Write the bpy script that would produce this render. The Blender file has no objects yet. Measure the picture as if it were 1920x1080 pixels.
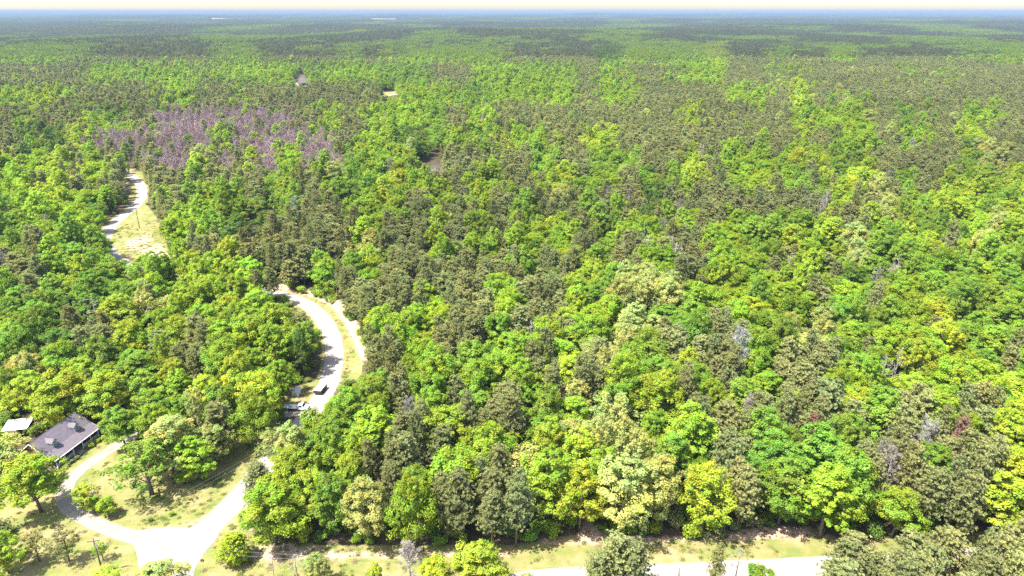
import bpy, math, random
import numpy as np
from mathutils import Vector

random.seed(7)
RNG = np.random.default_rng(11)
S = bpy.context.scene
COL = S.collection

# ------------------------------------------------------------------ camera
CAM_H = 110.0
PITCH = math.radians(22.1)
cam_data = bpy.data.cameras.new('camera')
cam_data.lens = 24.0
cam_data.sensor_width = 36.0
cam_data.clip_start = 1.0
cam_data.clip_end = 120000.0
cam = bpy.data.objects.new('camera', cam_data)
COL.objects.link(cam)
cam.location = (0, 0, CAM_H)
cam.rotation_euler = (math.radians(90) - PITCH, 0, 0)
S.camera = cam
S.render.resolution_x, S.render.resolution_y = 1024, 576

# ------------------------------------------------------------------ sky and sun
SUN_EL = math.radians(62)
SHADOW_DIR = Vector((1.0, 0.38, 0)).normalized()      # shadows fall to the right and slightly away
world = bpy.data.worlds.new('World')
S.world = world
world.use_nodes = True
wt = world.node_tree
wt.nodes.clear()
sky = wt.nodes.new('ShaderNodeTexSky')
sky.sky_type = 'NISHITA'
sky.sun_disc = False
sky.sun_elevation = SUN_EL
sky.sun_rotation = math.atan2(-SHADOW_DIR.x, -SHADOW_DIR.y)
sky.altitude = 200
sky.air_density = 1.0
sky.dust_density = 2.25
sky.ozone_density = 1.0
warm = wt.nodes.new('ShaderNodeMix')
warm.data_type = 'RGBA'
warm.blend_type = 'MULTIPLY'
warm.inputs[0].default_value = 1.0
warm.inputs[7].default_value = (1.0, 0.90, 0.82, 1)
bg = wt.nodes.new('ShaderNodeBackground')
bg.inputs[1].default_value = 0.135
out = wt.nodes.new('ShaderNodeOutputWorld')
wt.links.new(sky.outputs[0], warm.inputs[6])
wt.links.new(warm.outputs[2], bg.inputs[0])
wt.links.new(bg.outputs[0], out.inputs[0])

sun_data = bpy.data.lights.new('sun', 'SUN')
sun_data.energy = 4.3
sun_data.angle = math.radians(0.53)
sun_data.color = (1.0, 0.95, 0.84)
sun = bpy.data.objects.new('sun', sun_data)
COL.objects.link(sun)
sun_to = Vector((SHADOW_DIR.x * math.cos(SUN_EL), SHADOW_DIR.y * math.cos(SUN_EL), -math.sin(SUN_EL)))
sun.rotation_euler = sun_to.to_track_quat('-Z', 'Y').to_euler()
sun.location = (-200, -50, 300)

S.view_settings.view_transform = 'Standard'
S.view_settings.look = 'None'
S.view_settings.gamma = 1.0
S.view_settings.use_curve_mapping = False
S.view_settings.exposure = 2.33

cy = S.cycles
cy.max_bounces = 8
cy.diffuse_bounces = 5
cy.glossy_bounces = 2
cy.transmission_bounces = 5
cy.volume_bounces = 0
cy.transparent_max_bounces = 4
cy.use_denoising = False
cy.sample_clamp_indirect = 4.0
cy.use_adaptive_sampling = False

# ------------------------------------------------------------------ picture <-> ground helpers (used to survey the site)
FPX = 1280.0
CP, SP = math.cos(PITCH), math.sin(PITCH)


def W(px, py, z=0.0):
    u = (px - 960) / FPX
    v = (py - 540) / FPX
    dz = -SP - v * CP
    t = (z - CAM_H) / dz
    return (u * t, (CP - v * SP) * t)


def project(x, y, z):
    """world arrays -> photograph pixels (1920 wide) and depth"""
    x = np.asarray(x, float); y = np.asarray(y, float); z = np.asarray(z, float) - CAM_H
    d = y * CP - z * SP
    d = np.maximum(d, 1e-3)
    up = y * SP + z * CP
    return 960 + FPX * x / d, 540 - FPX * up / d, d


def terrain(x, y):
    x = np.asarray(x, float); y = np.asarray(y, float)
    r = np.hypot(x, y)
    a = np.clip((r - 1300) / 2200, 0, 1)
    b = np.clip((r - 4500) / 9000, 0, 1)
    h = a * (12 * np.sin(x / 610 + 1.3) * np.sin(y / 470 + .4) + 5 * np.sin(x / 230 + y / 390) + 4 * np.sin(x / 900 - y / 520 + 2))
    h = h + b * (14 * np.sin(x / 1900 + .7) * np.sin(y / 1300 + 1) + 12 * np.sin(x / 3100 - y / 2300 + 2) + 9 * np.sin(x / 880 + y / 1500))
    return h - a * 4


def inpoly(x, y, poly):
    x = np.asarray(x, float); y = np.asarray(y, float)
    c = np.zeros(x.shape, bool)
    n = len(poly)
    j = n - 1
    for i in range(n):
        xi, yi = poly[i][:2]
        xj, yj = poly[j][:2]
        cond = ((yi > y) != (yj > y))
        with np.errstate(divide='ignore', invalid='ignore'):
            xc = (xj - xi) * (y - yi) / (yj - yi + 1e-12) + xi
        c ^= cond & (x < xc)
        j = i
    return c


def polydist(x, y, pts):
    """distance from points to an open polyline"""
    x = np.asarray(x, float); y = np.asarray(y, float)
    best = np.full(x.shape, 1e9)
    for (ax, ay), (bx, by) in zip(pts[:-1], pts[1:]):
        dx, dy = bx - ax, by - ay
        L = dx * dx + dy * dy + 1e-9
        t = np.clip(((x - ax) * dx + (y - ay) * dy) / L, 0, 1)
        best = np.minimum(best, np.hypot(x - ax - t * dx, y - ay - t * dy))
    return best


def catmull(pts, step=2.0):
    P = [np.array(p, float) for p in pts]
    P = [2 * P[0] - P[1]] + P + [2 * P[-1] - P[-2]]
    outp = []
    for i in range(1, len(P) - 2):
        n = max(2, int(np.linalg.norm(P[i + 1] - P[i]) / step))
        for k in range(n):
            t = k / n
            outp.append(0.5 * ((2 * P[i]) + (-P[i - 1] + P[i + 1]) * t + (2 * P[i - 1] - 5 * P[i] + 4 * P[i + 1] - P[i + 2]) * t ** 2
                               + (-P[i - 1] + 3 * P[i] - 3 * P[i + 1] + P[i + 2]) * t ** 3))
    outp.append(P[-2])
    return [tuple(p) for p in outp]


# ------------------------------------------------------------------ materials
def new_mat(name):
    m = bpy.data.materials.new(name)
    m.use_nodes = True
    nt = m.node_tree
    nt.nodes.clear()
    o = nt.nodes.new('ShaderNodeOutputMaterial')
    return m, nt, o


def N(nt, kind, **kw):
    n = nt.nodes.new('ShaderNode' + kind)
    for k, v in kw.items():
        setattr(n, k, v)
    return n


def simple_mat(name, color, rough=0.7, vary=0.12, scale=3.0, metallic=0.0, bump=0.0, bscale=20.0):
    m, nt, o = new_mat(name)
    b = N(nt, 'BsdfPrincipled')
    b.inputs['Roughness'].default_value = rough
    b.inputs['Metallic'].default_value = metallic
    tc = N(nt, 'TexCoord')
    nz = N(nt, 'TexNoise')
    nz.inputs['Scale'].default_value = scale
    nz.inputs['Detail'].default_value = 6
    nt.links.new(tc.outputs['Object'], nz.inputs['Vector'])
    mr = N(nt, 'MapRange')
    mr.inputs['From Min'].default_value = 0.25
    mr.inputs['From Max'].default_value = 0.75
    mr.inputs['To Min'].default_value = 1 - vary
    mr.inputs['To Max'].default_value = 1 + vary
    nt.links.new(nz.outputs['Fac'], mr.inputs['Value'])
    mx = N(nt, 'Mix', data_type='RGBA', blend_type='MULTIPLY')
    mx.inputs[0].default_value = 1
    mx.inputs[6].default_value = (*color, 1)
    nt.links.new(mr.outputs[0], mx.inputs[7])
    nt.links.new(mx.outputs[2], b.inputs['Base Color'])
    if bump:
        n2 = N(nt, 'TexNoise')
        n2.inputs['Scale'].default_value = bscale
        nt.links.new(tc.outputs['Object'], n2.inputs['Vector'])
        bp = N(nt, 'Bump')
        bp.inputs['Strength'].default_value = bump
        nt.links.new(n2.outputs['Fac'], bp.inputs['Height'])
        nt.links.new(bp.outputs[0], b.inputs['Normal'])
    nt.links.new(b.outputs[0], o.inputs[0])
    return m


def leaf_mat(name, transl, gloss, tr_tint):
    """foliage: colour of the individual tree ('tint') times a small natural spread between shoots ('vary')"""
    m, nt, o = new_mat(name)
    at = N(nt, 'Attribute', attribute_type='INSTANCER', attribute_name='tint')
    va = N(nt, 'Attribute', attribute_type='GEOMETRY', attribute_name='vary')
    mx = N(nt, 'Mix', data_type='RGBA', blend_type='MULTIPLY')
    mx.inputs[0].default_value = 1
    nt.links.new(at.outputs['Color'], mx.inputs[6])
    nt.links.new(va.outputs['Color'], mx.inputs[7])
    d = N(nt, 'BsdfDiffuse')
    nt.links.new(mx.outputs[2], d.inputs[0])
    t = N(nt, 'BsdfTranslucent')
    m2 = N(nt, 'Mix', data_type='RGBA', blend_type='MULTIPLY')
    m2.inputs[0].default_value = 1
    m2.inputs[7].default_value = (*tr_tint, 1)
    nt.links.new(mx.outputs[2], m2.inputs[6])
    nt.links.new(m2.outputs[2], t.inputs[0])
    ms = N(nt, 'MixShader')
    ms.inputs[0].default_value = transl
    nt.links.new(d.outputs[0], ms.inputs[1])
    nt.links.new(t.outputs[0], ms.inputs[2])
    g = N(nt, 'BsdfGlossy')
    g.inputs['Roughness'].default_value = 0.45
    g.inputs['Color'].default_value = (1, 1, 1, 1)
    mg = N(nt, 'MixShader')
    mg.inputs[0].default_value = gloss
    nt.links.new(ms.outputs[0], mg.inputs[1])
    nt.links.new(g.outputs[0], mg.inputs[2])
    nt.links.new(mg.outputs[0], o.inputs[0])
    return m


M_LEAF = leaf_mat('broad_leaves', 0.48, 0.006, (1.15, 1.2, 0.6))
M_NEEDLE = leaf_mat('pine_needles', 0.42, 0.006, (1.1, 1.1, 0.8))
M_TWIG = leaf_mat('dead_twigs', 0.0, 0.0, (1, 1, 1))
M_BARK = simple_mat('bark', (0.11, 0.085, 0.068), 0.9, 0.35, 4.0, bump=0.4)
M_PBARK = simple_mat('pine_bark', (0.14, 0.095, 0.07), 0.9, 0.35, 4.0, bump=0.4)

# ------------------------------------------------------------------ mesh helpers
class MB:
    """collects polygons and links them as one mesh"""
    def __init__(self):
        self.v = []; self.f = []; self.m = []; self.c = []

    def add(self, verts, faces, mat=0, col=1.0):
        o = len(self.v)
        self.v.extend([tuple(p) for p in verts])
        for f in faces:
            self.f.append(tuple(i + o for i in f))
            self.m.append(mat)
            self.c.append(col)

    def box(self, x0, x1, y0, y1, z0, z1, mat=0):
        v = [(x0, y0, z0), (x1, y0, z0), (x1, y1, z0), (x0, y1, z0), (x0, y0, z1), (x1, y0, z1), (x1, y1, z1), (x0, y1, z1)]
        self.add(v, [(0, 3, 2, 1), (4, 5, 6, 7), (0, 1, 5, 4), (1, 2, 6, 5), (2, 3, 7, 6), (3, 0, 4, 7)], mat)

    def prism(self, poly, y0, y1, mat=0):
        """poly in the x-z plane swept along y"""
        n = len(poly)
        v = [(p[0], y0, p[1]) for p in poly] + [(p[0], y1, p[1]) for p in poly]
        f = [tuple(range(n)), tuple(range(2 * n - 1, n - 1, -1))]
        f += [(i, (i + 1) % n + 0, (i + 1) % n + n, i + n)[::-1] for i in range(n)]
        self.add(v, f, mat)

    def tube(self, pts, radii, sides=6, mat=0, cap=True, col=1.0):
        pts = [Vector(p) for p in pts]
        v = []; f = []
        n = len(pts)
        for i, p in enumerate(pts):
            d = (pts[min(i + 1, n - 1)] - pts[max(i - 1, 0)])
            if d.length < 1e-6:
                d = Vector((0, 0, 1))
            d.normalize()
            a = d.cross(Vector((0.31, 0.95, 0.02)))
            if a.length < 1e-3:
                a = d.cross(Vector((1, 0, 0)))
            a.normalize()
            b = d.cross(a)
            for k in range(sides):
                t = 2 * math.pi * k / sides
                v.append(p + (a * math.cos(t) + b * math.sin(t)) * radii[i])
        for i in range(n - 1):
            for k in range(sides):
                k2 = (k + 1) % sides
                f.append((i * sides + k, i * sides + k2, (i + 1) * sides + k2, (i + 1) * sides + k))
        if cap:
            f.append(tuple(range(sides - 1, -1, -1)))
            f.append(tuple(range((n - 1) * sides, n * sides)))
        self.add(v, f, mat, col)

    def mesh(self, name, mats, smooth=False):
        me = bpy.data.meshes.new(name)
        me.from_pydata(self.v, [], self.f)
        for m in mats:
            me.materials.append(m)
        me.polygons.foreach_set('material_index', self.m)
        c = np.ones((len(self.f), 4), np.float32)
        c[:, :3] = np.array(self.c, np.float32).reshape(len(self.f), -1)
        a = me.attributes.new('vary', 'FLOAT_COLOR', 'FACE') if False else me.attributes.new('vary', 'FLOAT_VECTOR', 'FACE')
        a.data.foreach_set('vector', c[:, :3].ravel())
        if smooth:
            me.polygons.foreach_set('use_smooth', [True] * len(self.f))
        me.update()
        return me


def link(name, mesh, parent=None, **props):
    o = bpy.data.objects.new(name, mesh)
    COL.objects.link(o)
    if parent:
        o.parent = parent
    for k, v in props.items():
        o[k] = v
    return o


def empty(name, loc, rz=0.0, **props):
    o = bpy.data.objects.new(name, None)
    o.empty_display_size = 0.5
    COL.objects.link(o)
    o.location = loc
    o.rotation_euler = (0, 0, rz)
    for k, v in props.items():
        o[k] = v
    return o


def kites(cen, nrm, size, vary, aspect=1.0, axis=None, rng=RNG):
    """leaf faces: four-cornered blades round centres cen with normals nrm"""
    n = len(cen)
    nrm = nrm / (np.linalg.norm(nrm, axis=1, keepdims=True) + 1e-9)
    if axis is None:
        axis = rng.normal(size=(n, 3))
    u = axis - (axis * nrm).sum(1, keepdims=True) * nrm
    u /= (np.linalg.norm(u, axis=1, keepdims=True) + 1e-9)
    w = np.cross(nrm, u)
    s = size[:, None]
    fold = nrm * s * 0.12
    a = cen - u * s * 0.5
    b = cen + w * s * 0.36 * aspect + u * s * 0.05 + fold
    c = cen + u * s * 0.5
    d = cen - w * s * 0.36 * aspect + u * s * 0.05 - fold * 0.6
    v = np.stack([a, b, c, d], 1).reshape(-1, 3)
    return v, vary


def blade_mesh(name, parts, mats, extra=None):
    """parts: list of (verts Nx4x3 flattened, vary N x 3); extra: MB of wood with material index 1"""
    V = np.concatenate([p[0] for p in parts]) if parts else np.zeros((0, 3))
    C = np.concatenate([p[1] for p in parts]) if parts else np.zeros((0, 3))
    nq = len(V) // 4
    me = bpy.data.meshes.new(name)
    ev = np.array(extra.v, float) if extra else np.zeros((0, 3))
    ef = extra.f if extra else []
    nv = len(V) + len(ev)
    me.vertices.add(nv)
    me.vertices.foreach_set('co', np.concatenate([V, ev]).astype(np.float32).ravel())
    loops = list(range(nq * 4))
    starts = list(range(0, nq * 4, 4))
    totals = [4] * nq
    pos = nq * 4
    off = len(V)
    for f in ef:
        loops.extend(i + off for i in f)
        starts.append(pos); totals.append(len(f)); pos += len(f)
    me.loops.add(len(loops))
    me.loops.foreach_set('vertex_index', loops)
    me.polygons.add(len(starts))
    me.polygons.foreach_set('loop_start', starts)
    for m in mats:
        me.materials.append(m)
    mi = [0] * nq + [1 if len(mats) > 1 else 0] * len(ef)
    me.polygons.foreach_set('material_index', mi)
    a = me.attributes.new('vary', 'FLOAT_VECTOR', 'FACE')
    ec = np.ones((len(ef), 3))
    a.data.foreach_set('vector', np.concatenate([C, ec]).astype(np.float32).ravel())
    me.update(calc_edges=True)
    me.validate()
    return me


# ------------------------------------------------------------------ tree prototypes (unit shapes, scaled per tree)
def unit(n, rng):
    v = rng.normal(size=(n, 3))
    return v / np.linalg.norm(v, axis=1, keepdims=True)


def broad_proto(seed, H=16.0, R=5.0, lobes=10, puffs=20, leaves=82, base=0.28, leaf=0.315, open_=0.0, tall=1.0):
    rng = np.random.default_rng(seed)
    parts = []
    wood = MB()
    lean = rng.normal(0, 0.25, 2)
    trunk_top = np.array([lean[0] * 2, lean[1] * 2, H * 0.62])
    tp = [np.array([0, 0, -0.3]), np.array([lean[0] * .4, lean[1] * .4, H * .2]), np.array([lean[0], lean[1], H * .4]), trunk_top]
    wood.tube(tp, [0.30, 0.23, 0.18, 0.09], 7)
    L = []
    for i in range(lobes):
        az = 2.4 * i + rng.uniform(-.4, .4)
        k = (i + .5) / lobes
        zz = H * (base + .12 + (0.86 - base - .12) * k)
        prof = math.sin(math.pi * min(1, max(0.0, (k * .80 + .20)))) ** 0.7
        rr = R * 0.62 * prof * rng.uniform(.75, 1.1)
        lr = R * rng.uniform(.30, .55) * (0.78 + .34 * prof)
        c = np.array([math.cos(az) * rr, math.sin(az) * rr, zz])
        L.append((c, lr))
    L.append((np.array([lean[0] * 2, lean[1] * 2, H * .87]), R * .42))
    for c, lr in L:
        st = np.array([lean[0], lean[1], max(H * .22, c[2] - lr * 1.6 - R * .25)])
        mid = st * .45 + c * .55 + np.array([0, 0, -.5])
        wood.tube([st, mid, c], [0.12, 0.075, 0.03], 4, cap=False)
        lobe_v = rng.uniform(.84, 1.14) * np.array([rng.uniform(.86, 1.16), 1, rng.uniform(.85, 1.15)])
        d = unit(puffs * 2, rng)
        d[:, 2] = d[:, 2] * .8 + .22
        d = d[:puffs]
        reach = rng.uniform(.70, 1.06, (puffs, 1)) * np.where(rng.random((puffs, 1)) < .15, rng.uniform(1.08, 1.28, (puffs, 1)), 1.0)
        pc = c + d * lr * reach * np.array([1, 1, .85 * tall])
        for p in pc:
            # shoots near another lobe's core carry no leaves
            if any(np.linalg.norm((p - c2) / np.array([1, 1, .85 * tall])) < r2 * .55 for c2, r2 in L if c2 is not c):
                continue
            if rng.random() < open_ + .06:
                continue
            pr = lr * rng.uniform(.20, .44)
            n = int(leaves * rng.uniform(.7, 1.25))
            dd = unit(n, rng) * rng.random((n, 1)) ** .45
            cen = p + dd * pr * np.array([1.05, 1.05, .85])
            outw = (p - np.array([0, 0, H * .45]))
            outw = outw / np.linalg.norm(outw)
            nr = dd * 1.0 + outw * .5 + np.array([0, 0, .65]) + rng.normal(0, .28, (n, 3))
            va = np.ones((n, 3)) * rng.uniform(.82, 1.14)
            va = va * rng.uniform(.92, 1.08, (n, 1))
            va = va * lobe_v
            va[:, 0] *= rng.uniform(.9, 1.12)
            parts.append(kites(cen, nr, leaf * rng.uniform(.5, 1.4, n), va, 1.0, None, rng))
    return parts, wood


def pine_proto(seed, H=19.0, R=3.2, base=0.42, whorls=20, per=5, tufts=8, needles=20, sparse=0.0, needle=0.50):
    rng = np.random.default_rng(seed)
    parts = []
    wood = MB()
    lean = rng.normal(0, .22, 2)

    def axis(z):
        k = z / H
        return np.array([lean[0] * k * 2, lean[1] * k * 2, z])
    wood.tube([axis(-.3), axis(H * .3), axis(H * .65), axis(H * .97)], [.24, .19, .12, .03], 6)
    for w in range(whorls):
        k = (w + rng.uniform(0, .8)) / whorls
        z = H * (base + (1 - base) * k * .97)
        prof = (1 - k) ** .52 * (0.66 + .34 * min(1, k / .22)) + .12
        for b in range(per):
            if rng.random() < sparse:
                continue
            az = rng.uniform(0, 2 * math.pi)
            Lb = R * prof * rng.uniform(.62, 1.15)
            up = rng.uniform(.05, .42) + .35 * k
            d = np.array([math.cos(az), math.sin(az), up])
            p0 = axis(z)
            p1 = p0 + d * Lb
            wood.tube([p0, p0 + d * Lb * .5 + np.array([0, 0, -.08]), p1], [.05, .035, .015], 3, cap=False)
            nt_ = max(3, int(tufts * (0.45 + prof)))
            for t in range(nt_):
                s = rng.uniform(.38, 1.04)
                side = rng.normal(0, .20, 3) * (1.35 - s * .3) * np.array([1, 1, .55]) * Lb * .85
                c = p0 + d * Lb * s + side + np.array([0, 0, .06])
                n = needles
                dirs = unit(n, rng) * .8 + d * .55 + np.array([0, 0, .42])
                dirs /= np.linalg.norm(dirs, axis=1, keepdims=True)
                ln = needle * rng.uniform(.7, 1.2, n)
                cen = c + dirs * ln[:, None] * .5
                nr = rng.normal(0, .45, (n, 3)) + np.array([0, 0, 1.0]) + d * .5
                va = np.ones((n, 3)) * rng.uniform(.88, 1.12) * rng.uniform(.88, 1.12, (n, 1))
                va[:, 0] *= rng.uniform(.92, 1.1)
                parts.append(kites(cen, nr, ln, va, .28, dirs, rng))
    for w in range(7 if base > .2 else 0):
        z = H * rng.uniform(.16, base)
        az = rng.uniform(0, 6.28)
        p0 = axis(z)
        wood.tube([p0, p0 + np.array([math.cos(az), math.sin(az), rng.uniform(-.2, .2)]) * rng.uniform(.5, 1.5)], [.03, .01], 3, cap=False)
    return parts, wood


def bare_proto(seed, H=16.0, R=3.4, base=.32, mains=20, subs=6, twigs=6, fine=1.0):
    """leafless tree: trunk in the returned first MB, branches in the second"""
    rng = np.random.default_rng(seed)
    trunk, br = MB(), MB()
    lean = rng.normal(0, .25, 2)

    def axis(z):
        k = z / H
        return np.array([lean[0] * k * 2, lean[1] * k * 2, z])
    trunk.tube([axis(-.3), axis(H * .3), axis(H * .65), axis(H * .98)], [.22, .17, .10, .025], 6)
    for i in range(mains):
        k = (i + rng.random()) / mains
        z = H * (base + (.97 - base) * k)
        az = 2.4 * i + rng.uniform(-.5, .5)
        Lb = R * (1 - k * .72) * rng.uniform(.6, 1.1)
        d = np.array([math.cos(az), math.sin(az), rng.uniform(.25, .95)])
        p0 = axis(z); p1 = p0 + d * Lb * .55 + rng.normal(0, .12, 3); p2 = p0 + d * Lb + rng.normal(0, .25, 3)
        br.tube([p0, p1, p2], [.075, .05, .022], 4, cap=False, col=rng.uniform(.85, 1.15))
        for j in range(subs):
            s = rng.uniform(.3, 1)
            q0 = p0 + (p2 - p0) * s
            dd = d + rng.normal(0, .75, 3); dd[2] += .25
            dd /= np.linalg.norm(dd)
            L2 = Lb * rng.uniform(.25, .5)
            q1 = q0 + dd * L2
            cc = rng.uniform(.8, 1.2)
            br.tube([q0, q0 + dd * L2 * .5 + rng.normal(0, .07, 3), q1], [.034, .026, .012], 3, cap=False, col=cc)
            for t in range(twigs):
                s2 = rng.uniform(.2, 1)
                r0 = q0 + dd * L2 * s2
                d3 = dd + rng.normal(0, .8, 3)
                d3 /= np.linalg.norm(d3)
                br.tube([r0, r0 + d3 * rng.uniform(.35, .85) * fine], [.026, .014], 3, cap=False, col=cc * rng.uniform(.9, 1.1))
    return trunk, br


def shrub_proto(seed, H=1.8, R=1.5, leaves=650, leaf=.26):
    rng = np.random.default_rng(seed)
    parts = []
    wood = MB()
    for i in range(7):
        az = rng.uniform(0, 6.28); rr = rng.uniform(0, .55) * R
        c = np.array([math.cos(az) * rr, math.sin(az) * rr, H * rng.uniform(.35, .75)])
        wood.tube([(0, 0, -.1), c * .6, c], [.04, .03, .015], 3, cap=False)
        n = leaves // 7
        dd = unit(n, rng) * rng.random((n, 1)) ** .4
        cen = c + dd * R * .5 * np.array([1, 1, .8])
        cen[:, 2] = np.maximum(cen[:, 2], .05)
        va = np.ones((n, 3)) * rng.uniform(.82, 1.15) * rng.uniform(.88, 1.12, (n, 1))
        parts.append(kites(cen, dd + np.array([0, 0, .7]) + rng.normal(0, .35, (n, 3)), leaf * rng.uniform(.7, 1.3, n), va, 1, None, rng))
    return parts, wood


class Proto:
    pass


def make_proto(kind, seed, **kw):
    p = Proto()
    p.kind = kind
    if kind == 'broad':
        parts, wood = broad_proto(seed, **kw)
        p.H, p.R = kw.get('H', 16.0), kw.get('R', 5.0)
        mats = [M_LEAF, M_BARK]
    elif kind == 'pine':
        parts, wood = pine_proto(seed, **kw)
        p.H, p.R = kw.get('H', 19.0), kw.get('R', 3.2)
        mats = [M_NEEDLE, M_PBARK]
    elif kind == 'shrub':
        parts, wood = shrub_proto(seed, **kw)
        p.H, p.R = kw.get('H', 1.8), kw.get('R', 1.5)
        mats = [M_LEAF, M_BARK]
    if kind == 'bare':
        trunk, br = bare_proto(seed, **kw)
        p.H, p.R = kw.get('H', 16.0), kw.get('R', 3.4)
        p.crown = br.mesh('bare_branches', [M_TWIG])
        p.trunk = trunk.mesh('bare_trunk', [M_TWIG], True)
        both = MB()
        both.add(trunk.v, trunk.f); both.add(br.v, br.f)
        both.c = trunk.c + br.c
        p.full = bpy.data.objects.new('bare_form', both.mesh('bare_form', [M_TWIG]))
    else:
        p.crown = blade_mesh(kind + '_crown', parts, [mats[0]])
        p.trunk = wood.mesh(kind + '_trunk', [mats[1]], True)
        p.full = bpy.data.objects.new(kind + '_form', blade_mesh(kind + '_form', parts, mats, wood))
    return p


BROAD = [make_proto('broad', 101, H=16, R=5.2, base=.20, lobes=12),
         make_proto('broad', 102, H=17, R=4.8, lobes=13, base=.16),
         make_proto('broad', 103, H=15, R=5.6, lobes=12, base=.22),
         make_proto('broad', 104, H=18, R=4.2, lobes=14, puffs=18, base=.14),
         make_proto('broad', 105, H=16, R=4.9, lobes=11, puffs=22, open_=.10, base=.2),
         make_proto('broad', 106, H=14, R=4.6, lobes=11, base=.16),
         make_proto('broad', 107, H=17, R=5.0, lobes=15, puffs=17, base=.10)]
LOOSE = [make_proto('broad', 131, H=14, R=4.6, lobes=11, puffs=18, leaves=30, leaf=.34, open_=.15),
         make_proto('broad', 132, H=13, R=4.2, lobes=10, puffs=17, leaves=28, leaf=.34, open_=.2)]
PINE = [make_proto('pine', 201, H=18, R=3.5, base=.32, whorls=22),
        make_proto('pine', 202, H=18, R=3.2, base=.26, whorls=24),
        make_proto('pine', 203, H=19, R=3.8, base=.38, per=6),
        make_proto('pine', 204, H=17, R=3.4, base=.20, whorls=26),
        make_proto('pine', 205, H=18, R=3.7, base=.36, sparse=.18),
        make_proto('pine', 206, H=18, R=3.6, base=.30, whorls=20, per=6)]
CEDAR = [make_proto('pine', 221, H=6.5, R=2.7, base=.04, whorls=18, per=8, tufts=7, needle=.4)]
BARE = [make_proto('bare', 301, mains=30, subs=8, twigs=9), make_proto('bare', 302, R=3.9, mains=32, subs=8, twigs=9), make_proto('bare', 303, H=15, R=3.0, base=.36, mains=28, subs=8, twigs=9)]
SNAG = [make_proto('bare', 311, H=12, R=2.2, base=.35, mains=11, subs=3, twigs=3), make_proto('bare', 312, H=14, R=2.6, base=.45, mains=10, subs=4, twigs=3)]
SHRUB = [make_proto('shrub', 401), make_proto('shrub', 402, H=2.4, R=1.6), make_proto('shrub', 403, H=1.4, R=1.3)]

# ------------------------------------------------------------------ survey of roads, lawns and clearings
def WP(pts, z=0.0):
    return [W(p[0], p[1], z) for p in pts]


ROAD_MAIN = catmull(WP([(330, 1150), (330, 1085), (368, 1020), (405, 976), (450, 930), (487, 886), (525, 843), (560, 802), (590, 765), (612, 728), (624, 690), (627, 655),
                        (619, 622), (598, 590), (566, 566), (520, 551), (440, 537), (350, 524), (262, 506), (215, 482), (198, 460), (200, 437),
                        (222, 411), (252, 388), (266, 366), (261, 344), (243, 328), (215, 314), (180, 300), (140, 288), (110, 280), (60, 275), (-60, 272)]), 3.0)
ROAD_LOW = catmull([(-260, 84), (-130, 91), (-74, 96), (-30, 100.5)] + WP([(1000, 1092), (1200, 1082), (1400, 1072), (1640, 1060), (1920, 1046), (2300, 1030)]), 3.0)
DRIVE = catmull(WP([(310, 1022), (255, 1008), (205, 992), (165, 975), (133, 955), (120, 932), (128, 905), (150, 882), (178, 862), (208, 843), (240, 820), (262, 800)]), 2.0)
TRACK = catmull(WP([(590, 762), (565, 772), (535, 778), (500, 776), (452, 775), (430, 777)]), 2.0)
FARROAD = catmull(WP([(640, 190), (700, 183), (735, 178), (790, 170)]), 6.0)

JUNCTION = WP([(240, 1000), (255, 995), (285, 992), (318, 988), (354, 990), (378, 984), (410, 1002), (401, 1018), (379, 1041), (366, 1064), (362, 1085), (400, 1120), (230, 1120), (258, 1085), (261, 1068), (258, 1045), (252, 1024), (240, 1016)])
LAWN = WP([(-120, 860), (70, 838), (110, 868), (200, 815), (240, 830), (300, 850), (400, 800), (500, 790), (545, 790), (560, 800), (520, 845), (455, 950), (480, 1010), (600, 1022), (800, 1022), (960, 1022), (1090, 1000), (1110, 975), (1135, 1010),
           (1300, 1012), (1420, 990), (1520, 990), (1570, 1010), (1760, 1010), (1920, 990), (2300, 970), (2300, 1100), (1600, 1200), (-120, 1200)])
VERGES = [WP([(500, 540), (545, 545), (600, 560), (640, 585), (665, 620), (688, 665), (675, 712), (640, 720), (620, 740), (600, 770), (575, 778), (520, 775), (520, 745), (545, 725), (590, 715), (600, 690), (604, 655), (592, 620), (570, 590), (540, 568), (500, 556)]),
          WP([(222, 314), (270, 322), (280, 345), (276, 385), (300, 415), (312, 450), (328, 486), (290, 490), (240, 482), (200, 480), (180, 445), (195, 418), (236, 390), (244, 360), (228, 335)]),
          WP([(706, 173), (742, 170), (746, 179), (718, 183)])]
SANDS = [WP([(232, 452), (252, 446), (268, 440), (287, 440), (290, 450), (272, 462), (250, 474), (236, 470)]), WP([(262, 462), (300, 455), (325, 484), (262, 482)]),
         WP([(255, 996), (270, 986), (290, 984), (330, 980), (365, 975), (400, 950), (404, 962), (378, 990), (320, 992)]),
         WP([(470, 1035), (500, 1012), (640, 1030), (800, 1032), (960, 1030), (960, 1048), (700, 1052), (470, 1056)]),
         WP([(962, 1010), (1080, 1005), (1100, 960), (1135, 1000), (1320, 1005), (1420, 985), (1530, 985), (1530, 1012), (1420, 1016), (1140, 1024), (1000, 1022)]),
         WP([(670, 640), (690, 660), (694, 700), (680, 690)]), WP([(450, 935), (478, 940), (480, 1000), (462, 1010)])]
POND_POLYS = [WP([(440, 438), (455, 426), (480, 416), (520, 414), (530, 424), (500, 440), (476, 448), (450, 450)]),
              WP([(768, 316), (790, 299), (815, 288), (850, 283), (856, 292), (835, 308), (812, 322), (785, 324)]),
              WP([(-60, 700), (0, 694), (34, 688), (44, 700), (30, 716), (0, 726), (-60, 735)])]

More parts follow.
